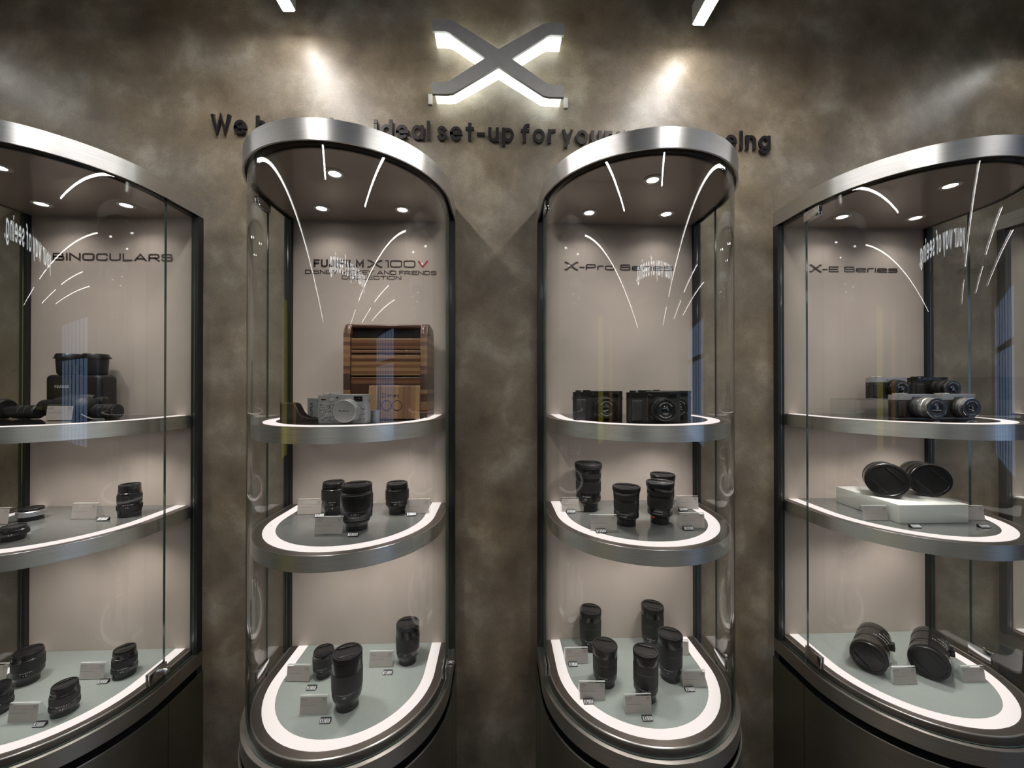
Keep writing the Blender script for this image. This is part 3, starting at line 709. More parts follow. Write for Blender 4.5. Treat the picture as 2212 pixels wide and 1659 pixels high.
# roll-top box cabinet (2)
lens('prime', 'dark lens partly hidden behind the fat lens under the wooden box', 2, -.0676, -.0969, G2, .0300, .0867, marks=('11 8 5.6 4', '. 2 1.4 .'))
lens('fast', 'fat shiny lens with a tapered silvery foot on the shelf below the wooden box', 2, .0319, -.2065, G2, .0372, .1069, marks=('. 8 . 5.6 . 4', '4 2.8 2 1.4 1'))
lens('prime', 'small black lens at the right of the shelf below the wooden box', 2, .0998, -.0934, G2, .0305, .0824)
lens('prime', 'shortest lens on the lit base below the wooden box, half behind the tallest', 2, -.0823, -.1212, GF, .0268, .0667)
lens('macro', 'tallest thick lens on the lit base below the wooden box, priced $9380', 2, .0157, -.2229, GF, .0352, .1265)
lens('macro', 'slim lens at the back right of the lit base below the wooden box, priced $7380', 2, .1250, -.0766, GF, .0318, .1056)
# three black cameras cabinet (3)
lens('zoom', 'tallest zoom lens at the left of the shelf under the three black cameras', 3, -.1120, -.0847, G2, .0380, .1299)
lens('zoom', 'shortest zoom lens with a domed cap on the shelf under the three black cameras', 3, -.0444, -.2028, G2, .0338, .0942, marks=('10 14 18 24', '22 11 8 4'))
lens('zoom', 'zoom lens with a red badge on the shelf under the three black cameras', 3, .0442, -.1932, G2, .0336, .1026, badge=True, marks=('16 23 35 55', '22 11 5.6 2.8'))
lens('zoom', 'zoom lens standing behind the one with the red badge', 3, .0880, -.1063, G2, .0330, .1023)
lens('tele', 'lens at the back left of the lit base under the three black cameras', 3, -.0962, -.0400, GF, .0325, .1110)
lens('tele', 'lens behind the card holder priced $6980 under the three black cameras', 3, -.0905, -.1743, GF, .0322, .0972)
lens('tele', 'front centre lens behind the card priced $3180 under the black cameras', 3, -.0048, -.2253, GF, .0310, .1133)
lens('tele', 'tall lens at the back right of the lit base under the three black cameras', 3, .0846, -.0420, GF, .0325, .1196)
lens('tele', 'lens at the right of the lit base beside the card priced $5480', 3, .0832, -.1632, GF, .0314, .1133)
# silver cameras cabinet (4): cine zooms lying down, capped front toward the viewer
def lying_lens(label, cx, cy, z, rad, L, dirx, diry, pitch=0.):
    d = Vector((dirx, diry, math.tan(pitch))).normalized()
    q = d.to_track_quat('Z', 'Y')
    t = lens('cine', label, 4, 0, 0, 0, rad, L, face=None, group='large capped lenses lying down')
    tail = Vector((CX[4]+cx, cy, z+rad))-d*L
    up = q.inverted() @ Vector((0, 0, 1)); face = math.atan2(up.y, up.x)
    # rebuild orientation so that the printed scales face up
    t.rotation_euler = (q @ Matrix.Rotation(face-math.atan2(-1.176, 0)+0.0, 4, 'Z').to_quaternion()).to_euler()
    t.location = tail
    bm = bmesh.new(); box(bm, -.009, .009, -rad*1.0-.006, -rad*.86, L*.28, L*.42, bevel=.002)
    o = obj('lens_foot', bm, 'lens_black', t)
    dl = t.rotation_euler.to_matrix().inverted() @ Vector((.80, -.30, .10)); o.rotation_euler = (0, 0, math.atan2(dl.y, dl.x)+PI/2)
    return t
lying_lens('big capped lens lying at the left of the lit base in the silver cameras cabinet', -.1200, -.1680, GF+.001, .0390, .150, -.765, -.645)
lying_lens('big capped lens lying at the right of the lit base in the silver cameras cabinet', .0140, -.1960, GF+.001, .0400, .150, -.765, -.645)
lying_lens('big capped lens lying on the left half of the white block', -.0620, -.165, Z2+.0466, .0455, .085, -.60, -.80, .04)
lying_lens('big capped lens lying on the right half of the white block', .0640, -.160, Z2+.0466, .0440, .095, -.46, -.89, .03)
t = thing('display_block', 'white lacquered block carrying two capped lenses', 'block', (CX[4]-.0035, -.1330, G2))
bm = bmesh.new(); box(bm, -.0895, .0895, -.093, .093, 0, .0462, bevel=.0012); obj('block', bm, 'white_block', t)

# ------------------------------------------------------------------ card holders and price tags
def card(label, i, dx, y, z, w=.063, h=.040, rz=0, dep=.024, logo=True):
    t = thing('card_holder', label, 'card holder', (CX[i]+dx, y, z), (0, 0, rz), 'clear card holders')
    bm = bmesh.new()
    poly_prism(bm, [(-.0005, 0), (.0045, h), (.0085, h), (dep, .004), (dep, 0)], -w/2, w/2, 'x')
    bm.normal_update()
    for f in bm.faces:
        if f.calc_center_median().z > h-.0005: f.material_index = 1  # narrow top face takes the painted highlight
    obj('acrylic_block', bm, ['acrylic', 'acrylic_edge_glint'], t, smooth=0)
    ln = lambda u, v, e=.0: Vector((u, -.0008+.0050*v/h-e, v))
    bm = bmesh.new()
    q = [bm.verts.new(ln(u, v)) for u, v in ((-w/2+.001, .0015), (w/2-.001, .0015), (w/2-.001, h-.003), (-w/2+.001, h-.003))]
    bm.faces.new(q); pp = obj('paper', bm, 'paper', t, smooth=0)
    bm = bmesh.new()
    def rect(u0, u1, v0, v1): bm.faces.new([bm.verts.new(ln(u, v, .0004)) for u, v in ((u0, v0), (u1, v0), (u1, v1), (u0, v1))])
    rect(-w/2+.004, -w/2+.019, h*.83, h*.845); rect(-w/2+.004, -w/2+.016, h*.76, h*.775)
    rect(-w/2+.003, w/2-.003, h*.665, h*.672); rect(-w/2+.004, w/2-.022, h*.49, h*.505)
    if logo:
        vs = [bm.verts.new(ln(w/2-.0085+a, h*.80+b*1.1, .0004)) for a, b in xshape(.0042)]
        f = bm.faces.new(vs); f.normal_update(); bmesh.ops.triangulate(bm, faces=[f])
    obj('printing', bm, 'print', pp, smooth=0)
    return t
def price(label, i, dx, y, z, txt, rz=0):
    t = thing('price_tag', label, 'price tag', (CX[i]+dx, y, z), (0, 0, rz), 'small black price tags')
    w = .0232
    bm = bmesh.new(); poly_prism(bm, [(-.0045, 0), (-.0045, .0018), (.0035, .0074), (.006, .0074), (.006, 0)], -w/2, w/2, 'x'); obj('tag_block', bm, 'price_black', t, smooth=0)
    bm = bmesh.new(); n = Vector((0, -.0056, .008)).normalized()
    o = Vector((-w/2+.001, -.0042, .0021)); up = Vector((0, .008, .0056)).normalized()
    text_bm(bm, SQ, txt, .0076, .00085, lambda x, yy, d: o+Vector((x, 0, 0))+up*yy+n*.0003, width=w-.002, gap=.17); obj('digits', bm, 'price_white', t, smooth=0)
    return t
D_ = math.radians
card('clear card holder in front of the binoculars on the top shelf', 1, .048, -.1838, Z1+.0002, .0625, .038, logo=True)
card('clear card holder left of the tall lens on the middle shelf of the binoculars cabinet', 1, .0397, -.1173, G2)
card('clear card holder cut by the left edge of the photo on the middle shelf', 1, -.1380, -.150, G2)
card('clear card holder at the front left of the lit base of the binoculars cabinet', 1, .0397, -.2462, GF, .065)
card('clear card holder left of the stepped-cap lens by the cabinet lock', 1, .0614, -.1169, GF)
card('clear card holder of which only the top corner shows at the left edge', 1, -.184, -.1120, GF)
price('price tag beside the tall lens on the middle shelf of the binoculars cabinet', 1, .0990, -.1282, G2, '$4580H', D_(4))
price('price tag reading $3180 at the lower left of the photo', 1, .0891, -.2571, GF, '$3180H', D_(2))
price('price tag reading $3490 near the lock of the binoculars cabinet', 1, .1030, -.1303, GF, '$3490H', D_(2))
card('clear card holder left of the lens hidden behind the fat lens', 2, -.1301, -.1015, G2, .064)
card('clear card holder left of the fat shiny lens', 2, -.0187, -.2468, G2, .065)
card('clear card holder standing on the light strip right of the small lens', 2, .1560, -.1044, G2, .063, .038)
card('clear card holder left of the shortest lens on the base below the wooden box', 2, -.1372, -.1445, GF, .060, .040, D_(-3))
card('clear card holder left of the tallest lens on the base below the wooden box', 2, -.0516, -.2479, GF)
card('clear card holder left of the slim lens on the base below the wooden box', 2, .0591, -.0994, GF)
price('price tag reading $11900 in front of the fat shiny lens', 2, .0414, -.2589, G2, '$11900H', D_(3))
price('price tag reading $13880 by the small lens right of the fat lens', 2, .1440, -.1190, G2, '$13880H', D_(6))
price('price tag half hidden between two card holders under the wooden box', 2, -.0944, -.1200, G2, '$8680H', D_(8))
price('price tag reading $5380 on the base below the wooden box', 2, -.0912, -.1712, GF, '$5380H')
price('price tag reading $9380 at the front of the base below the wooden box', 2, -.0150, -.2705, GF, '$9380H')
price('price tag reading $7380 on the base below the wooden box', 2, .0836, -.1250, GF, '$7380H')
card('clear card holder in front of the tallest zoom lens', 3, -.1591, -.1044, G2, .0617, .038)
card('clear card holder left of the shortest zoom lens', 3, -.1131, -.2487, G2, .0635, .037, D_(-2))
card('clear card holder behind another, right of the red-badged lens', 3, .1645, -.0930, G2, .0600, .036, D_(-6))
card('clear card holder in front of another, right of the red-badged lens', 3, .1055, -.2385, G2, .0600, .036, D_(-2))
card('clear card holder in front of the back left lens under the black cameras', 3, -.1491, -.1064, GF, .0625, .041)
card('clear card holder beside the price tag reading $6980', 3, -.1361, -.2303, GF, .0620, .041, D_(-3))
card('clear card holder in front of the front centre lens under the black cameras', 3, -.0393, -.2722, GF)
card('clear card holder beside the price tag reading $5480', 3, .1274, -.1999, GF, .0590, .039, D_(-2))
card('clear card holder half hidden behind the right lens under the black cameras', 3, .1420, -.0800, GF, .0600, .039, D_(-8))
price('price tag reading $15850 by the tallest zoom lens', 3, -.1655, -.1120, G2, '$15850H')
price('price tag reading $7790 by the shortest zoom lens', 3, -.1222, -.2575, G2, '$7790H', D_(3))
price('price tag reading $8400 right of the red-badged lens', 3, .1463, -.1040, G2, '$8400H', D_(4))
price('price tag reading $9350 right of the red-badged lens', 3, .0900, -.2480, G2, '$9350H', D_(2))
price('price tag reading $7190 under the black cameras', 3, -.1604, -.1125, GF, '$7190H')
price('price tag reading $6980 under the black cameras', 3, -.1480, -.2390, GF, '$6980H')
price('price tag reading $3180 under the black cameras', 3, -.0258, -.2907, GF, '$3180H')
price('price tag reading $5480 under the black cameras', 3, .1115, -.2100, GF, '$5480H')
card('clear card holder left of the white block', 4, -.1321, -.2027, G2, .066, .0375, D_(-1))
card('clear card holder partly hidden right of the white block', 4, .1210, -.2080, G2, .060, .0355, D_(-3))
card('clear card holder between the two big lenses on the base', 4, -.0630, -.2097, GF, .0625, .041)
card('clear card holder at the far right of the base in the silver cameras cabinet', 4, .1195, -.2094, GF, .0615, .038)
price('price tag reading $14800 in front of the white block', 4, -.0830, -.2538, G2, '$14800H')
price('price tag reading $12480 right of the white block', 4, .0824, -.2600, G2, '$12480H')

# ------------------------------------------------------------------ cameras
K = 1/1.15
def camera_body(name, label, i, dx, y, rz, W, H, D, top_m, body_m, topfrac, group):
    t = thing(name, label, 'camera', (CX[i]+dx, y, 0), (0, 0, rz), group)
    def rounded(w, d, r, n=6):
        pts = []
        for cx_, cy_, a0 in ((w/2-r, d/2-r, 0), (-w/2+r, d/2-r, 90), (-w/2+r, -d/2+r, 180), (w/2-r, -d/2+r, 270)):
            for k in range(n+1):
                a = math.radians(a0+90*k/n); pts.append((cx_+r*math.cos(a), cy_+r*math.sin(a)))
        return pts
    hb = H*(1-topfrac)
    bm = bmesh.new(); poly_prism(bm, rounded(W, D, D*.38), .0015, hb); obj('body', bm, body_m, t)
    bm = bmesh.new(); poly_prism(bm, rounded(W*.985, D*.96, D*.36), 0, .0016); obj('base_plate', bm, top_m, t)
    bm = bmesh.new(); poly_prism(bm, rounded(W, D, D*.38), hb, H*.965); tp = obj('top_plate', bm, top_m, t)
    return t, tp, hb
def lens_stack(t, x, y, z, segs, name='camera_lens_barrel', glass_r=None, ringtxt=None):
    """segs: list of (length, radius, material); lens axis points to -y"""
    o = y
    for k, (L, r, m, rb) in enumerate(segs):
        bm = bmesh.new(); lathe(bm, [(0, r*.97), (L*.08, r), (L*.92, r), (L, r*.97)], 96 if rb else 48, mtx=Matrix.Translation((x, o, z)), axis='y', ribs=rb)
        obj(['lens_mount', 'lens_barrel', 'lens_ring', 'lens_front', 'lens_rim'][min(k, 4)], bm, m, t, smooth=40); o -= L
    if glass_r:
        bm = bmesh.new(); lathe(bm, [(.0, segs[-1][1]*.93), (.0006, segs[-1][1]*.93), (.0006, glass_r*1.12), (.0003, glass_r*1.05)], 48, mtx=Matrix.Translation((x, o, z)), axis='y', cap0=False, cap1=False); obj('name_ring', bm, 'cam_black', t)
        bm = bmesh.new(); lathe(bm, [(-.0002, glass_r*1.06), (.0012, glass_r*.8), (.0022, glass_r*.4), (.0025, 0)], 32, mtx=Matrix.Translation((x, o, z)), axis='y', cap0=False); obj('front_glass', bm, 'cam_glass', t, smooth=80)
        if ringtxt:
            bm = bmesh.new(); rr = (segs[-1][1]*.93+glass_r*1.12)/2
            for txt, a0 in ((ringtxt[0], PI/2), (ringtxt[1], -PI/2)):
                lay, w = layout(SQ, txt, .0022, .00045, .7, .35)
                for ch, xx, ss in lay:
                    for s_ in ss:
                        if a0 > 0: f = lambda px, py, d: Vector((x+(rr-.0013+py)*math.cos(a0-(px-w/2)/rr), o-.0009, z+(rr-.0013+py)*math.sin(a0-(px-w/2)/rr)))
                        else: f = lambda px, py, d: Vector((x+(rr+.0013-py)*math.cos(a0+(px-w/2)/rr), o-.0009, z+(rr+.0013-py)*math.sin(a0+(px-w/2)/rr)))
                        ribbon(bm, s_, .0005, f)
            obj('ring_print', bm, 'white_mark', t, smooth=0)
    return o
def lug(t, x, z, m):
    bm = bmesh.new(); lathe(bm, [(0, .0022), (.003, .0022)], 14, mtx=Matrix.Translation((x, -.002, z)), axis='x')
    bmr = Matrix.Translation((x+(.004 if x > 0 else -.002), -.002, z-.003))
    for k in range(10):
        a, b = 2*PI*k/10, 2*PI*(k+1)/10
        p, q = Vector((0, .0035*math.cos(a), .0035*math.sin(a))), Vector((0, .0035*math.cos(b), .0035*math.sin(b)))
        d = (q-p); mt = bmr @ Matrix.Translation(p) @ d.to_track_quat('Z', 'Y').to_matrix().to_4x4()
        lathe(bm, [(0, .0005), (d.length, .0005)], 6, mtx=mt)
    obj('strap_lug', bm, m, t)
def dial(tp, x, y, z, r, h, m, name='dial'):
    bm = bmesh.new(); lathe(bm, [(z, r), (z+h*.85, r), (z+h, r*.93)], 48, mtx=Matrix.Translation((x, y, 0)), ribs=.03); obj(name, bm, m, tp)
def pro_camera(label, i, dx, y, rz, grip=False, brass=False, lens_dx=.012, zoom=False):
    W, H, D = 140*K/1000, 82*K/1000, 34*K/1000
    t, tp, hb = camera_body('rangefinder_camera', label, i, dx, y, rz, W, H, D, 'cam_black', 'cam_leather', .22, 'black cameras on the top shelf')
    t.location.z = Z1+.0002
    # raised viewfinder half
    bm = bmesh.new(); box(bm, -W*.16, W*.485, -D*.46, D*.46, H*.9, H*1.0, bevel=.002); obj('viewfinder_housing', bm, 'cam_black', tp)
    bm = bmesh.new(); box(bm, W*.235, W*.40, -D/2-.0016, -D/2, H*.80, H*.935, bevel=.0012); fr = obj('viewfinder_window', bm, 'cam_black', t)
    bm = bmesh.new(); box(bm, W*.255, W*.38, -D/2-.0021, -D/2-.0015, H*.82, H*.918); obj('window_glass', bm, 'cam_glass', fr, smooth=0)
    bm = bmesh.new(); lathe(bm, [(0, .0042), (.003, .0042), (.0036, .003)], 24, mtx=Matrix.Translation((-W*.12, -D/2, H*.86)), axis='y'); obj('selector_lever', bm, 'cam_black', t)
    bm = bmesh.new(); box(bm, -W/2+.004, -W/2+.030, -D/2-.0075, -D/2+.002, .003, hb-.004, bevel=.004, seg=4); obj('grip', bm, 'cam_leather', t)
    dial(tp, -W*.22, 0, H*.965, .009, .005, 'cam_black'); dial(tp, -W*.38, .002, H*.965, .008, .0042, 'cam_black', 'exposure_dial')
    bm = bmesh.new(); lathe(bm, [(H*.965, .0045), (H*.995, .0042), (H*1.0, .003), (H*1.0, 0)], 20, mtx=Matrix.Translation((-W*.34, -D*.3, 0))); obj('shutter_button', bm, 'chrome', tp)
    for s in (-1, 1): lug(t, s*W/2-(.003 if s > 0 else 0), H*.80, 'chrome')
    lz = H*.42
    end = lens_stack(t, W*.09+lens_dx-.012, -D/2, lz, [(.004, .0290, 'cam_black', 0), (.010, .0270, 'lens_black', .02), (.008, .0262, 'lens_rubber', .015), (.006, .0242, 'lens_black', 0)], glass_r=.0095, ringtxt=('ASPHERICAL LENS', 'SUPER EBC 18mm'))
    if brass:
        bm = bmesh.new()
        for k in range(5):
            bx = -W*.155+random.uniform(-.0012, .0012); bz = .004+k*.0115
            poly_prism(bm, [(bx-.0009, bz), (bx+.0006, bz-.001), (bx+.0013, bz+.004), (bx+.0004, bz+.008), (bx+.0010, bz+.0125), (bx-.0004, bz+.0118), (bx-.0012, bz+.006)], -D/2-.0009, -D/2, 'y')
        obj('worn_edge', bm, 'cam_ochre', t)
    return t
pro_camera('black camera standing alone at the left of the top shelf', 3, -.117, -.205, 0)
pro_camera('front black camera with a worn brass streak beside its grip', 3, -.004, -.272, 0, brass=True)
pro_camera('black camera partly hidden behind the one with the worn brass streak', 3, .071, -.172, 0, lens_dx=.014)

def silver_camera(label, i, dx, y, z, rz, top, lens_segs, glass_r, lens_dx=.008, lz=.45):
    W, H, D = 121*K/1000, 72*K/1000, 32*K/1000
    t, tp, hb = camera_body('mirrorless_camera', label, i, dx, y, rz, W, H, D, top, 'cam_leather', .24, 'cameras beside the acrylic riser')
    t.location.z = z
    bm = bmesh.new(); box(bm, -W*.10, W*.485, -D*.46, D*.46, H*.9, H*1.0, bevel=.0016); obj('raised_top', bm, top, tp)
    dial(tp, -W*.19, 0, H*.965, .0085, .0045, top); dial(tp, -W*.36, .001, H*.965, .0075, .004, top, 'exposure_dial')
    bm = bmesh.new(); lathe(bm, [(H*.965, .004), (H*.99, .0038), (H*.995, 0)], 20, mtx=Matrix.Translation((-W*.30, -D*.25, 0))); obj('shutter_button', bm, 'chrome', tp)
    bm = bmesh.new(); box(bm, -W/2+.004, -W/2+.024, -D/2-.0045, -D/2+.002, .004, hb-.004, bevel=.003, seg=3); obj('grip', bm, 'cam_leather', t)
    bm = bmesh.new(); lathe(bm, [(0, .0016), (.0012, .0016)], 14, mtx=Matrix.Translation((-W*.08, -D/2, H*.87)), axis='y'); obj('assist_lamp', bm, 'cam_glass', t)
    bm = bmesh.new(); text_bm(bm, SQ, 'X-E', .0040, .0007, lambda x, yy, d: Vector((W*.20+x, -D/2-.0004, H*.80+yy)), width=.011); obj('name_print', bm, 'letter_black' if top == 'cam_silver' else 'white_mark', t, smooth=0)
    for s in (-1, 1): lug(t, s*W/2-(.003 if s > 0 else 0), H*.74, 'chrome')
    lens_stack(t, lens_dx, -D/2, H*lz, lens_segs, glass_r=glass_r, ringtxt=('ASPHERICAL LENS', '50mm 49'))
    return t
ZR = Z1+.0470
blk = [(.003,.0275,'cam_black',0),(.010,.0265,'lens_black',.02),(.006,.0250,'lens_rubber',.015),(.004,.0230,'lens_black',0)]
zoomb = [(.003,.0270,'cam_black',0),(.018,.0262,'lens_black',.0),(.014,.0255,'lens_rubber',.015),(.010,.0245,'lens_black',0),(.003,.0240,'lens_dim',0)]
zooms = [(.003,.0275,'cam_black',0),(.016,.0265,'lens_dim',.0),(.012,.0270,'lens_silver',.015),(.010,.0262,'lens_silver',0),(.004,.0262,'chrome',0)]
shrt = [(.003,.0270,'cam_black',0),(.008,.0255,'lens_dim',.02),(.008,.0258,'lens_silver',.0),(.005,.0245,'lens_silver',.015),(.003,.0250,'chrome',0)]
silver_camera('silver-topped camera with a black lens on the clear acrylic riser', 4, .042, -.058, ZR, 0, 'cam_silver', blk, .012, .012)
silver_camera('all-black camera with a long black lens on the clear acrylic riser', 4, .164, -.062, ZR, 0, 'cam_black', zoomb, .012, .006)
silver_camera('silver-topped camera with a long silver lens in front of the riser', 4, -.014, -.180, Z1+.0002, 0, 'cam_silver', zooms, .0125, .004)
silver_camera('silver-topped camera with a short silver lens at the right of the top shelf', 4, .104, -.176, Z1+.0002, 0, 'cam_silver', shrt, .009, .004)
t = thing('acrylic_riser', 'clear acrylic riser under the two back cameras', 'riser', (CX[4]+.062, -.056, Z1+.0002))
for nm, a in (('riser_top', (-.150, .160, -.044, .040, .0440, .0466)), ('riser_leg', (-.150, -.1474, -.044, .040, 0, .0439)), ('riser_leg', (.1574, .160, -.044, .040, 0, .0439)), ('riser_leg', (-.054, -.0514, -.044, .040, 0, .0439))):
    bm = bmesh.new(); box(bm, *a); obj(nm, bm, 'acrylic', t, smooth=0)

# ------------------------------------------------------------------ roll-top box cabinet, top shelf
ZS = Z1+.0002
t = thing('roll_top_box', 'striped wooden roll-top box with slatted front', 'wooden box', (CX[2]+.078, -.078, ZS))
HB = .250
prof = [(-.052,0),(.055,0),(.055,HB*.80)]
for k in range(9):
    a = math.radians(90-20*0)+0
prof += [(.052,HB*.90),(.038,HB*.97),(.012,HB*.985),(-.006,HB*.992),(-.022,HB*1.0),(-.036,HB*.985),(-.046,HB*.945),(-.052,HB*.88)]
for s in (-1, 1):
    bm = bmesh.new(); a, b = sorted((s*.091, s*.1085)); poly_prism(bm, prof, a, b, 'x')
    sb = obj('side_board', bm, 'wood_side', t)
    up_ = [p for p in prof if p[1] > HB*.84]
    up_ = up_[::-1]; cr = []
    for k in range(len(up_)-1):
        p0, p1, p2, p3 = [Vector(up_[min(max(k+q, 0), len(up_)-1)]) for q in (-1, 0, 1, 2)]
        for q in range(4):
            u = q/4; cr.append(.5*((2*p1)+(p2-p0)*u+(2*p0-5*p1+4*p2-p3)*u*u+(3*p1-p0-3*p2+p3)*u**3))
    cr.append(Vector(up_[-1])); cen = Vector((0, HB*.84))
    a, b = sorted((s*.0903, s*.1094)); rings = []
    bm = bmesh.new()
    for x, k in ((a, .915), (a+.0014, .97), (a+.0045, 1.008), (b-.0045, 1.008), (b-.0014, .97), (b, .915)):
        rings.append([bm.verts.new((x, cen.x+(p.x-cen.x)*(k if abs(p.x) > .03 else k), cen.y+(p.y-cen.y)*(.6+.4*k if p.y < HB*.9 else k))) for p in cr])
    for r0, r1 in zip(rings, rings[1:]):
        for k in range(len(cr)-1): bm.faces.new((r0[k], r0[k+1], r1[k+1], r1[k]))
        bm.faces.new((r0[-1], r0[0], r1[0], r1[-1]))
    for r0 in (rings[0], rings[-1]):
        f = bm.faces.new(r0); f.normal_update(); bmesh.ops.triangulate(bm, faces=[f])
    obj('board_edge', bm, 'walnut', sb, smooth=60)
bm = bmesh.new(); box(bm, -.0908, .0908, -.030, .050, .004, HB*.955); obj('inner_case', bm, 'wood_dark', t, smooth=0)
bm = bmesh.new(); box(bm, -.0902, .0902, -.044, -.020, HB*.945, HB*.985, bevel=.004, seg=3); obj('top_rail', bm, 'walnut', t)
zz = [(.006,.055),(.0575,.1085),(.112,.160),(.1645,.1785),(.181,.2105)]
for k, (a, b) in enumerate([(.006,.052),(.056,.107),(.111,.166),(.169,.178),(.1805,.2085)]):
    bm = bmesh.new(); box(bm, -.0905, .0905, -.0470, -.0305, a, b, bevel=.0016); obj('slat', bm, 'wood', t, smooth=0)

t = thing('wooden_plaque', 'small striped wooden plaque engraved 100, leaning on the roll-top box', 'plaque', (CX[2]+.1135, -.188, ZS), (D_(-8), 0, 0))
bm = bmesh.new(); box(bm, -.0635, .0635, 0, .009, .0016, .0855, bevel=.0015); obj('plaque_board', bm, 'wood_plate', t, smooth=0)
bm = bmesh.new()
f_ = lambda x0, z0: (lambda x, yy, d: Vector((x0+x, -.0005, z0+yy)))
ribbon(bm, [(-.0400,.043),(-.0335,.047),(-.0335,.024)], .0019, f_(0, 0))
for cx_ in (-.018, .008):
    ribbon(bm, [(cx_+.0122*math.cos(2*PI*k/28), .0355+.0122*math.sin(2*PI*k/28)) for k in range(29)], .0018, f_(0, 0))
text_bm(bm, GEO, 'i', .009, .0011, f_(-.0175, .056)); 
ribbon(bm, [(-.0265+.006*math.cos(math.radians(a)), .061+.0055*math.sin(math.radians(a))) for a in range(150, -151, -15)], .0011, f_(0, 0)); ribbon(bm, [(-.028,.066),(-.028,.056)], .0014, f_(0, 0))
text_bm(bm, GEO, 'sney', .0085, .0014, f_(-.015, .0565), gap=.1)
obj('engraving', bm, 'engrave', t, smooth=0)

t = thing('half_case', 'dark brown leather half case with pale stitching left of the silver camera', 'camera case', (CX[2]-.100, -.222, ZS))
bm = bmesh.new()
out = [(-.040,0),(-.040,.045),(-.012,.045),(-.006,.042),(-.001,.033),(.004,.022),(.012,.013),(.024,.009),(.060,.008),(.060,0)]
poly_prism(bm, out, -.004, -.002, 'y'); poly_prism(bm, [(x, z*.96) for x, z in out], .022, .024, 'y'); box(bm, -.040, -.0385, -.003, .023, 0, .045); box(bm, -.040, .060, -.003, .023, 0, .003)
obj('case_shell', bm, 'case_leather', t)
bm = bmesh.new()
pth = [(-.039,.0432),(-.013,.0432),(-.008,.0405),(-.0028,.032),(.002,.021),(.010,.0115),(.022,.0075),(.058,.0063)]
for (x0, z0), (x1, z1) in zip(pth, pth[1:]):
    L_ = math.hypot(x1-x0, z1-z0); n = max(1, int(L_/.0032))
    for k in range(n):
        a, b = k/n, (k+.62)/n
        ribbon(bm, [(x0+(x1-x0)*a, z0+(z1-z0)*a), (x0+(x1-x0)*b, z0+(z1-z0)*b)], .0006, lambda x, yy, d: Vector((x, -.0043, yy)))
obj('stitching', bm, 'stitch', t, smooth=0)
bm = bmesh.new(); lathe(bm, [(0, .003), (.0015, .003), (.002, .0018)], 16, mtx=Matrix.Translation((-.040, .006, .008)) @ Matrix.Rotation(PI, 4, 'Z'), axis='x'); obj('snap', bm, 'cam_ochre', t)

t = thing('camera_strap', 'grey printed camera strap curled behind the silver camera', 'strap', (CX[2], 0, ZS))
pts = []
for k in range(33):
    u = k/32; pts.append((-.118+.195*u, -.138-.055*math.sin(PI*u)**.7-.072*u, .053-.026*max(0, (u-.35)/.65)))
bm = bmesh.new()
rows = [[bm.verts.new((x, y, .0)) for x, y, h in pts], [bm.verts.new((x, y, h)) for x, y, h in pts], [bm.verts.new((x, y+.0022, h)) for x, y, h in pts], [bm.verts.new((x, y+.0022, 0)) for x, y, h in pts]]
for i in range(32):
    for j in range(4): bm.faces.new((rows[j][i], rows[j][i+1], rows[(j+1) % 4][i+1], rows[(j+1) % 4][i]))
for i in (0, 32): bm.faces.new([rows[j][i] for j in range(4)])
obj('strap_band', bm, 'strap_grey', t)
bm = bmesh.new()
prof_ = [(-.002,.0),(.012,.0)]
for k in range(15):
    a0, a1 = 2*PI*k/16, 2*PI*(k+1)/16
    p, q = (.088+.010*math.cos(a0), -.246+.010*math.sin(a0)), (.088+.010*math.cos(a1), -.246+.010*math.sin(a1))
    v = [bm.verts.new(c) for c in ((p[0], p[1], 0), (q[0], q[1], 0), (q[0], q[1], .027), (p[0], p[1], .027))]; bm.faces.new(v)
obj('strap_end', bm, 'strap_grey', t)
bm = bmesh.new()
text_bm(bm, SQ, 'FUJIFILM', .0065, .0011, lambda x, yy, d: Vector((-.0830-yy, -.1850-.0012+(-yy)*-.10, .006+x)), width=.036, gap=.2); obj('strap_print', bm, 'letter_black', t, smooth=0)

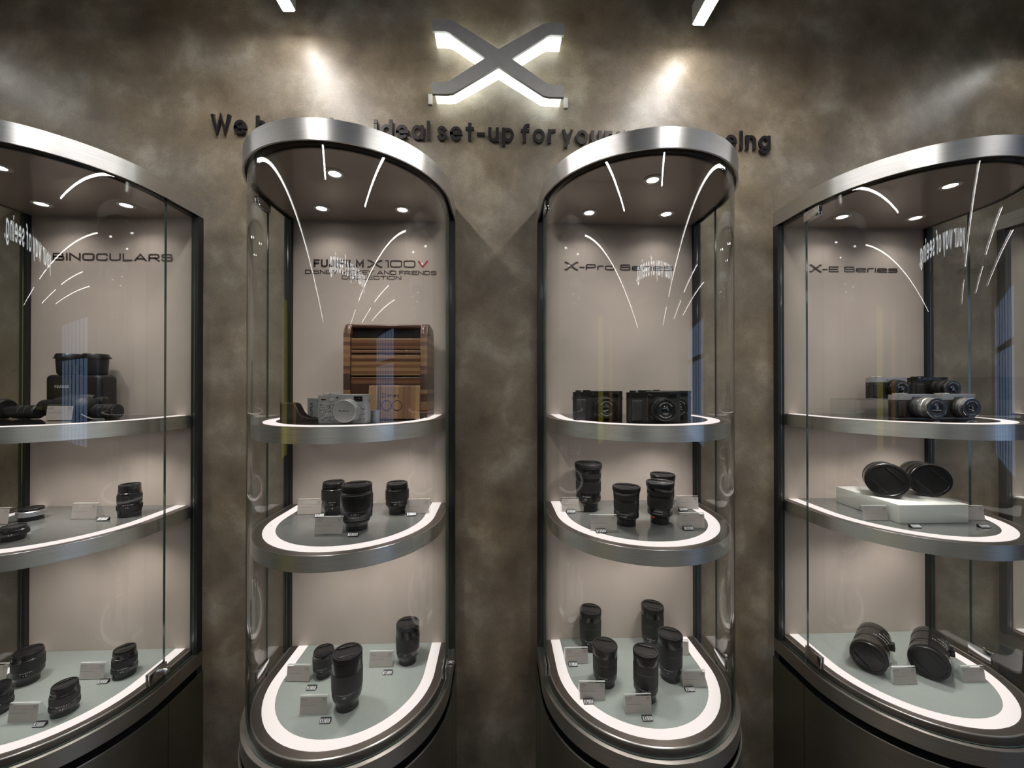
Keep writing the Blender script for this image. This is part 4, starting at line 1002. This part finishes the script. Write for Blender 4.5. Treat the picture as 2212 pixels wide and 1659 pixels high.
def x100():
    W, H, D = 128*K/1000, 75*K/1000, 36*K/1000
    t, tp, hb = camera_body('compact_camera', 'silver camera with black doodle print and a flat silver lens cap', 2, .0255, -.268, 0, W, H, D, 'cam_silver', 'doodle', .30, None)
    t['category'] = 'camera'; t.location.z = ZS
    bm = bmesh.new(); rnd = random.Random(3)
    for gy in range(9):
        for gx in range(22):
            cx = -W*.455+W*.91*(gx+.5)/22+rnd.uniform(-.0012, .0012); cz = .004+(H*.66-.004)*(gy+.5)/9+rnd.uniform(-.0012, .0012)
            if math.hypot(cx-.0145, cz-H*.44) < .0262: continue
            r_ = rnd.uniform(.0009, .0023); a0 = rnd.uniform(0, 6.3); kd = rnd.randrange(7); tk = rnd.choice([.0003, .0004, .0004, .0007])
            fd = lambda x, yy, d: Vector((x, -D/2-.0003, yy))
            if kd == 0: pl = [(cx+r_*math.cos(k*.63), cz+r_*math.sin(k*.63)) for k in range(11)]
            elif kd == 1: pl = [(cx+r_*k/14*math.cos(a0+k*.75), cz+r_*k/14*math.sin(a0+k*.75)) for k in range(1, 15)]
            elif kd == 2: pl = [(cx+r_*(k-2.5)*.6, cz+(r_*.7 if k % 2 else -r_*.7)) for k in range(6)]
            elif kd == 3: pl = [(cx+r_*math.cos(a0+k*4*PI/5), cz+r_*math.sin(a0+k*4*PI/5)) for k in range(6)]
            elif kd == 4: pl = [(cx-r_, cz-r_*.7), (cx+r_, cz-r_*.7), (cx+r_, cz+r_*.7), (cx-r_, cz+r_*.7), (cx-r_, cz-r_*.7)]
            elif kd == 5: pl = [(cx+r_*(k-4)*.35, cz+r_*.6*math.sin(k*1.1+a0)) for k in range(9)]
            else: pl = [(cx+rnd.uniform(-r_, r_), cz+rnd.uniform(-r_, r_)) for k in range(6)]
            q = [pl[0]]
            for p_ in pl[1:]:
                if math.dist(p_, q[-1]) > 1e-4: q.append(p_)
            if len(q) > 2: ribbon(bm, q, tk, fd)
    obj('doodles', bm, 'letter_black', [c for c in t.children if c.name.startswith('body')][0], smooth=0)
    bm = bmesh.new(); box(bm, -W*.12, W*.485, -D*.46, D*.46, H*.93, H*1.0, bevel=.0016); obj('raised_top', bm, 'cam_silver', tp)
    bm = bmesh.new(); box(bm, W*.235, W*.405, -D/2-.0012, -D/2, H*.76, H*.935, bevel=.0012); fr = obj('viewfinder_window', bm, 'cam_black', t)
    bm = bmesh.new(); box(bm, W*.255, W*.385, -D/2-.0017, -D/2-.0011, H*.785, H*.912); obj('window_glass', bm, 'cam_glass', fr, smooth=0)
    bm = bmesh.new(); box(bm, W*.335, W*.365, -D/2-.0021, -D/2-.0016, H*.83, H*.875); obj('window_frame_light', bm, 'cam_ochre', fr, smooth=0)
    bm = bmesh.new(); box(bm, -W*.41, -W*.31, -D/2-.001, -D/2, H*.80, H*.84, bevel=.001); obj('front_slot', bm, 'cam_black', t)
    bm = bmesh.new(); lathe(bm, [(0, .0042), (.003, .0042), (.0035, .003)], 24, mtx=Matrix.Translation((-W*.20, -D/2, H*.80)), axis='y'); obj('selector_lever', bm, 'cam_silver', t)
    bm = bmesh.new(); lathe(bm, [(0, .0018), (.001, .0018)], 14, mtx=Matrix.Translation((-W*.09, -D/2, H*.88)), axis='y'); obj('assist_lamp', bm, 'cam_glass', t)
    dial(tp, -W*.20, 0, H*.965, .0085, .005, 'cam_silver'); dial(tp, -W*.36, .002, H*.965, .0075, .004, 'cam_silver', 'exposure_dial')
    for s in (-1, 1): lug(t, s*W/2-(.003 if s > 0 else 0), H*.80, 'chrome')
    o = lens_stack(t, .0145, -D/2, H*.44, [(.004, .0262, 'cam_silver', 0), (.008, .0250, 'cam_silver', .015), (.006, .0246, 'lens_silver', 0)])
    bm = bmesh.new(); lathe(bm, [(0, .0240), (.002, .0248), (.0070, .0248), (.0085, .0238), (.0085, 0)], 64, mtx=Matrix.Translation((.0145, o, H*.44)), axis='y'); cp = obj('lens_cap', bm, 'cam_silver', t)
    bm = bmesh.new(); text_bm(bm, SQ, 'FUJIFILM', .0030, .0005, lambda x, yy, d: Vector((.0145+x, o-.0088, H*.45+yy)), width=.021, align='l') if False else text_bm(bm, SQ, 'FUJIFILM', .0030, .0005, lambda x, yy, d: Vector((.0040+x, o-.0088, H*.43+yy)), width=.021); obj('cap_print', bm, 'lens_dim', cp, smooth=0)
    return t
x100()

# ------------------------------------------------------------------ binoculars cabinet, top shelf
t = thing('binoculars', 'boxy black binoculars standing upright behind the lying pair', 'binoculars', (CX[1]-.032, -.050, ZS), group='binoculars on the top shelf')
bm = bmesh.new(); box(bm, -.071, .071, -.028, .028, 0, .114, bevel=.012, seg=4); obj('body', bm, 'lens_cap', t)
bm = bmesh.new(); text_bm(bm, SQ, 'FUJINON', .0075, .0014, lambda x, yy, d: Vector((-.043+x, -.0285, .078+yy)), width=.036); obj('lettering', bm, 'white_mark', t, smooth=0)
for s in (-1, 1):
    bm = bmesh.new(); lathe(bm, [(.112, .019), (.118, .024), (.150, .026), (.158, .026)], 36, mtx=Matrix.Translation((s*.0345, 0, 0))); ep = obj('eyepiece', bm, 'lens_rubber', t, smooth=40)
    bm = bmesh.new(); lathe(bm, [(.157, .028), (.166, .028), (.171, .025), (.171, 0)], 36, mtx=Matrix.Translation((s*.0345, 0, 0))); box(bm, min(s*.058, s*.071), max(s*.058, s*.071), -.008, .008, .158, .162, bevel=.001); obj('eyepiece_flap', bm, 'lens_cap', ep, smooth=40)
bm = bmesh.new(); box(bm, -.010, .010, -.018, .018, .112, .140, bevel=.003); obj('focus_bridge', bm, 'lens_black', t)

t = thing('binoculars', 'black binoculars lying on their side with a ribbed eyepiece at right', 'binoculars', (CX[1]+.030, -.112, ZS), group='binoculars on the top shelf')
mx = lambda x, y, z: Matrix.Translation((x, y, z))
bm = bmesh.new(); lathe(bm, [(-.052,.016),(-.050,.020),(-.036,.022),(-.030,.027),(.030,.0285),(.040,.027),(.046,.020),(.050,.016)], 40, mtx=mx(0, -.024, .0287), axis='x'); obj('barrel', bm, 'lens_rubber', t, smooth=50)
bm = bmesh.new(); lathe(bm, [(-.036,.010),(-.030,.014),(.022,.0150),(.036,.010)], 40, mtx=mx(-.004, .000, .0480), axis='x'); obj('barrel', bm, 'lens_rubber', t, smooth=50)
bm = bmesh.new(); box(bm, -.026, .012, -.026, .002, .042, .058, bevel=.005, seg=3); obj('hinge_bridge', bm, 'lens_cap', t)
bm = bmesh.new(); lathe(bm, [(.044,.0125),(.060,.0125),(.061,.0185)]+[q for k in range(4) for q in ((.061+k*.0115, .0188), (.0712+k*.0115, .0188), (.0714+k*.0115, .0172), (.0724+k*.0115, .0172))]+[(.108,.0188),(.110,.016),(.108,.012)], 40, mtx=mx(0, -.022, .0192), axis='x'); obj('eyepiece', bm, 'lens_rubber', t, smooth=25)
bm = bmesh.new(); lathe(bm, [(.030,.010),(.044,.0120),(.052,.0120),(.054,.009)], 32, mtx=mx(0, .004, .044), axis='x'); obj('eyepiece', bm, 'lens_rubber', t, smooth=25)
bm = bmesh.new(); lathe(bm, [(-.066,.0205),(-.050,.0205)], 32, mtx=mx(0, -.024, .0287), axis='x', cap0=False, cap1=False); lathe(bm, [(-.062,.0),(-.0615,.019)], 32, mtx=mx(0, -.024, .0287), axis='x', cap0=False, cap1=False); obj('objective_end', bm, 'cam_black', t)
bm = bmesh.new()
for k in range(14):
    a, b = k/14, (k+1)/14
    P_ = lambda u: Vector((.048+.055*u, -.050+.0*u, .014-.0125*math.sin(min(1, u*1.6)*PI/2)))
    p, q = P_(a), P_(b); d = q-p
    lathe(bm, [(0, .0016), (d.length, .0016)], 8, mtx=Matrix.Translation(p) @ d.to_track_quat('Z', 'Y').to_matrix().to_4x4())
obj('strap_cord', bm, 'strap_grey', t)

t = thing('binoculars', 'black binoculars cut off by the left edge of the photo', 'binoculars', (CX[1]-.165, -.128, ZS), group='binoculars on the top shelf')
bm = bmesh.new(); lathe(bm, [(-.040,.020),(-.034,.0255),(.024,.0255),(.030,.022)], 40, mtx=mx(0, 0, .0258), axis='x'); obj('barrel', bm, 'lens_rubber', t, smooth=50)
bm = bmesh.new(); lathe(bm, [(.028,.0130),(.042,.0150),(.056,.0172),(.070,.0172),(.071,.0160),(.073,.0160),(.074,.0172),(.086,.0172),(.087,.0160),(.089,.0160),(.090,.0172),(.104,.0172),(.108,.015)], 40, mtx=mx(0, 0, .0180), axis='x'); obj('eyepiece', bm, 'lens_rubber', t, smooth=25)

# ------------------------------------------------------------------ lights
def spot(x, y, z, e, size, blend=.5, rad=.012, color=(1,.93,.87), rot=(0,0,0)):
    l = bpy.data.lights.new('cabinet_spot', 'SPOT'); l.energy = e; l.spot_size = size; l.spot_blend = blend; l.shadow_soft_size = rad; l.color = color
    o = bpy.data.objects.new('cabinet_spot', l); o.location = (x, y, z); o.rotation_euler = rot; col.objects.link(o); return o
for i in CX:
    for x, y in ((0, -.262), (-.108, -.082), (.110, -.082)):
        spot(CX[i]+x, y, ZT-.006, 3.9 if x == 0 else .75, math.radians(140), .8)
# shelf undersides carry the same downlights out of sight
for i in CX:
    for z in (Z1-TH, Z2-TH):
        for x, y in ((-.085, -.165), (.095, -.120)): spot(CX[i]+x, y, z-.006, 2.1, math.radians(130), .9, .014)
        l = bpy.data.lights.new('shelf_fill', 'AREA'); l.shape = 'RECTANGLE'; l.size = .36; l.size_y = .24; l.energy = .20; l.color = (1,.93,.87)  # broad soft fill, added to lift the upper back panel of each bay
        o = bpy.data.objects.new('shelf_fill', l); o.location = (CX[i], -.17, z-.002); col.objects.link(o)

w = bpy.data.worlds.new('world'); sc.world = w; w.use_nodes = True
w.node_tree.nodes['Background'].inputs['Color'].default_value = (.5,.5,.52,1); w.node_tree.nodes['Background'].inputs['Strength'].default_value = .05

# ------------------------------------------------------------------ camera
cam = bpy.data.cameras.new('camera'); co = bpy.data.objects.new('camera', cam); col.objects.link(co)
cam.sensor_width = 36; cam.sensor_fit = 'HORIZONTAL'; cam.lens = 855.37/2212*36; cam.clip_start = .02
yaw, pitch = .0367, .0050
fw = Vector((math.sin(yaw)*math.cos(pitch), math.cos(yaw)*math.cos(pitch), math.sin(pitch)))
rt = Vector((math.cos(yaw), -math.sin(yaw), 0)); up = rt.cross(fw)
m = Matrix((rt, up, -fw)).transposed().to_4x4(); m.translation = Vector((0, -1.1764, Z0)); co.matrix_world = m
sc.camera = co
sc.view_settings.view_transform = 'Standard'; sc.view_settings.look = 'None'; sc.view_settings.exposure = 0; sc.view_settings.gamma = 1.03
sc.cycles.transparent_max_bounces = 40; sc.cycles.max_bounces = 8; sc.cycles.diffuse_bounces = 3; sc.cycles.glossy_bounces = 5; sc.cycles.transmission_bounces = 4
sc.cycles.sample_clamp_indirect = 8; sc.cycles.caustics_reflective = False; sc.cycles.caustics_refractive = False
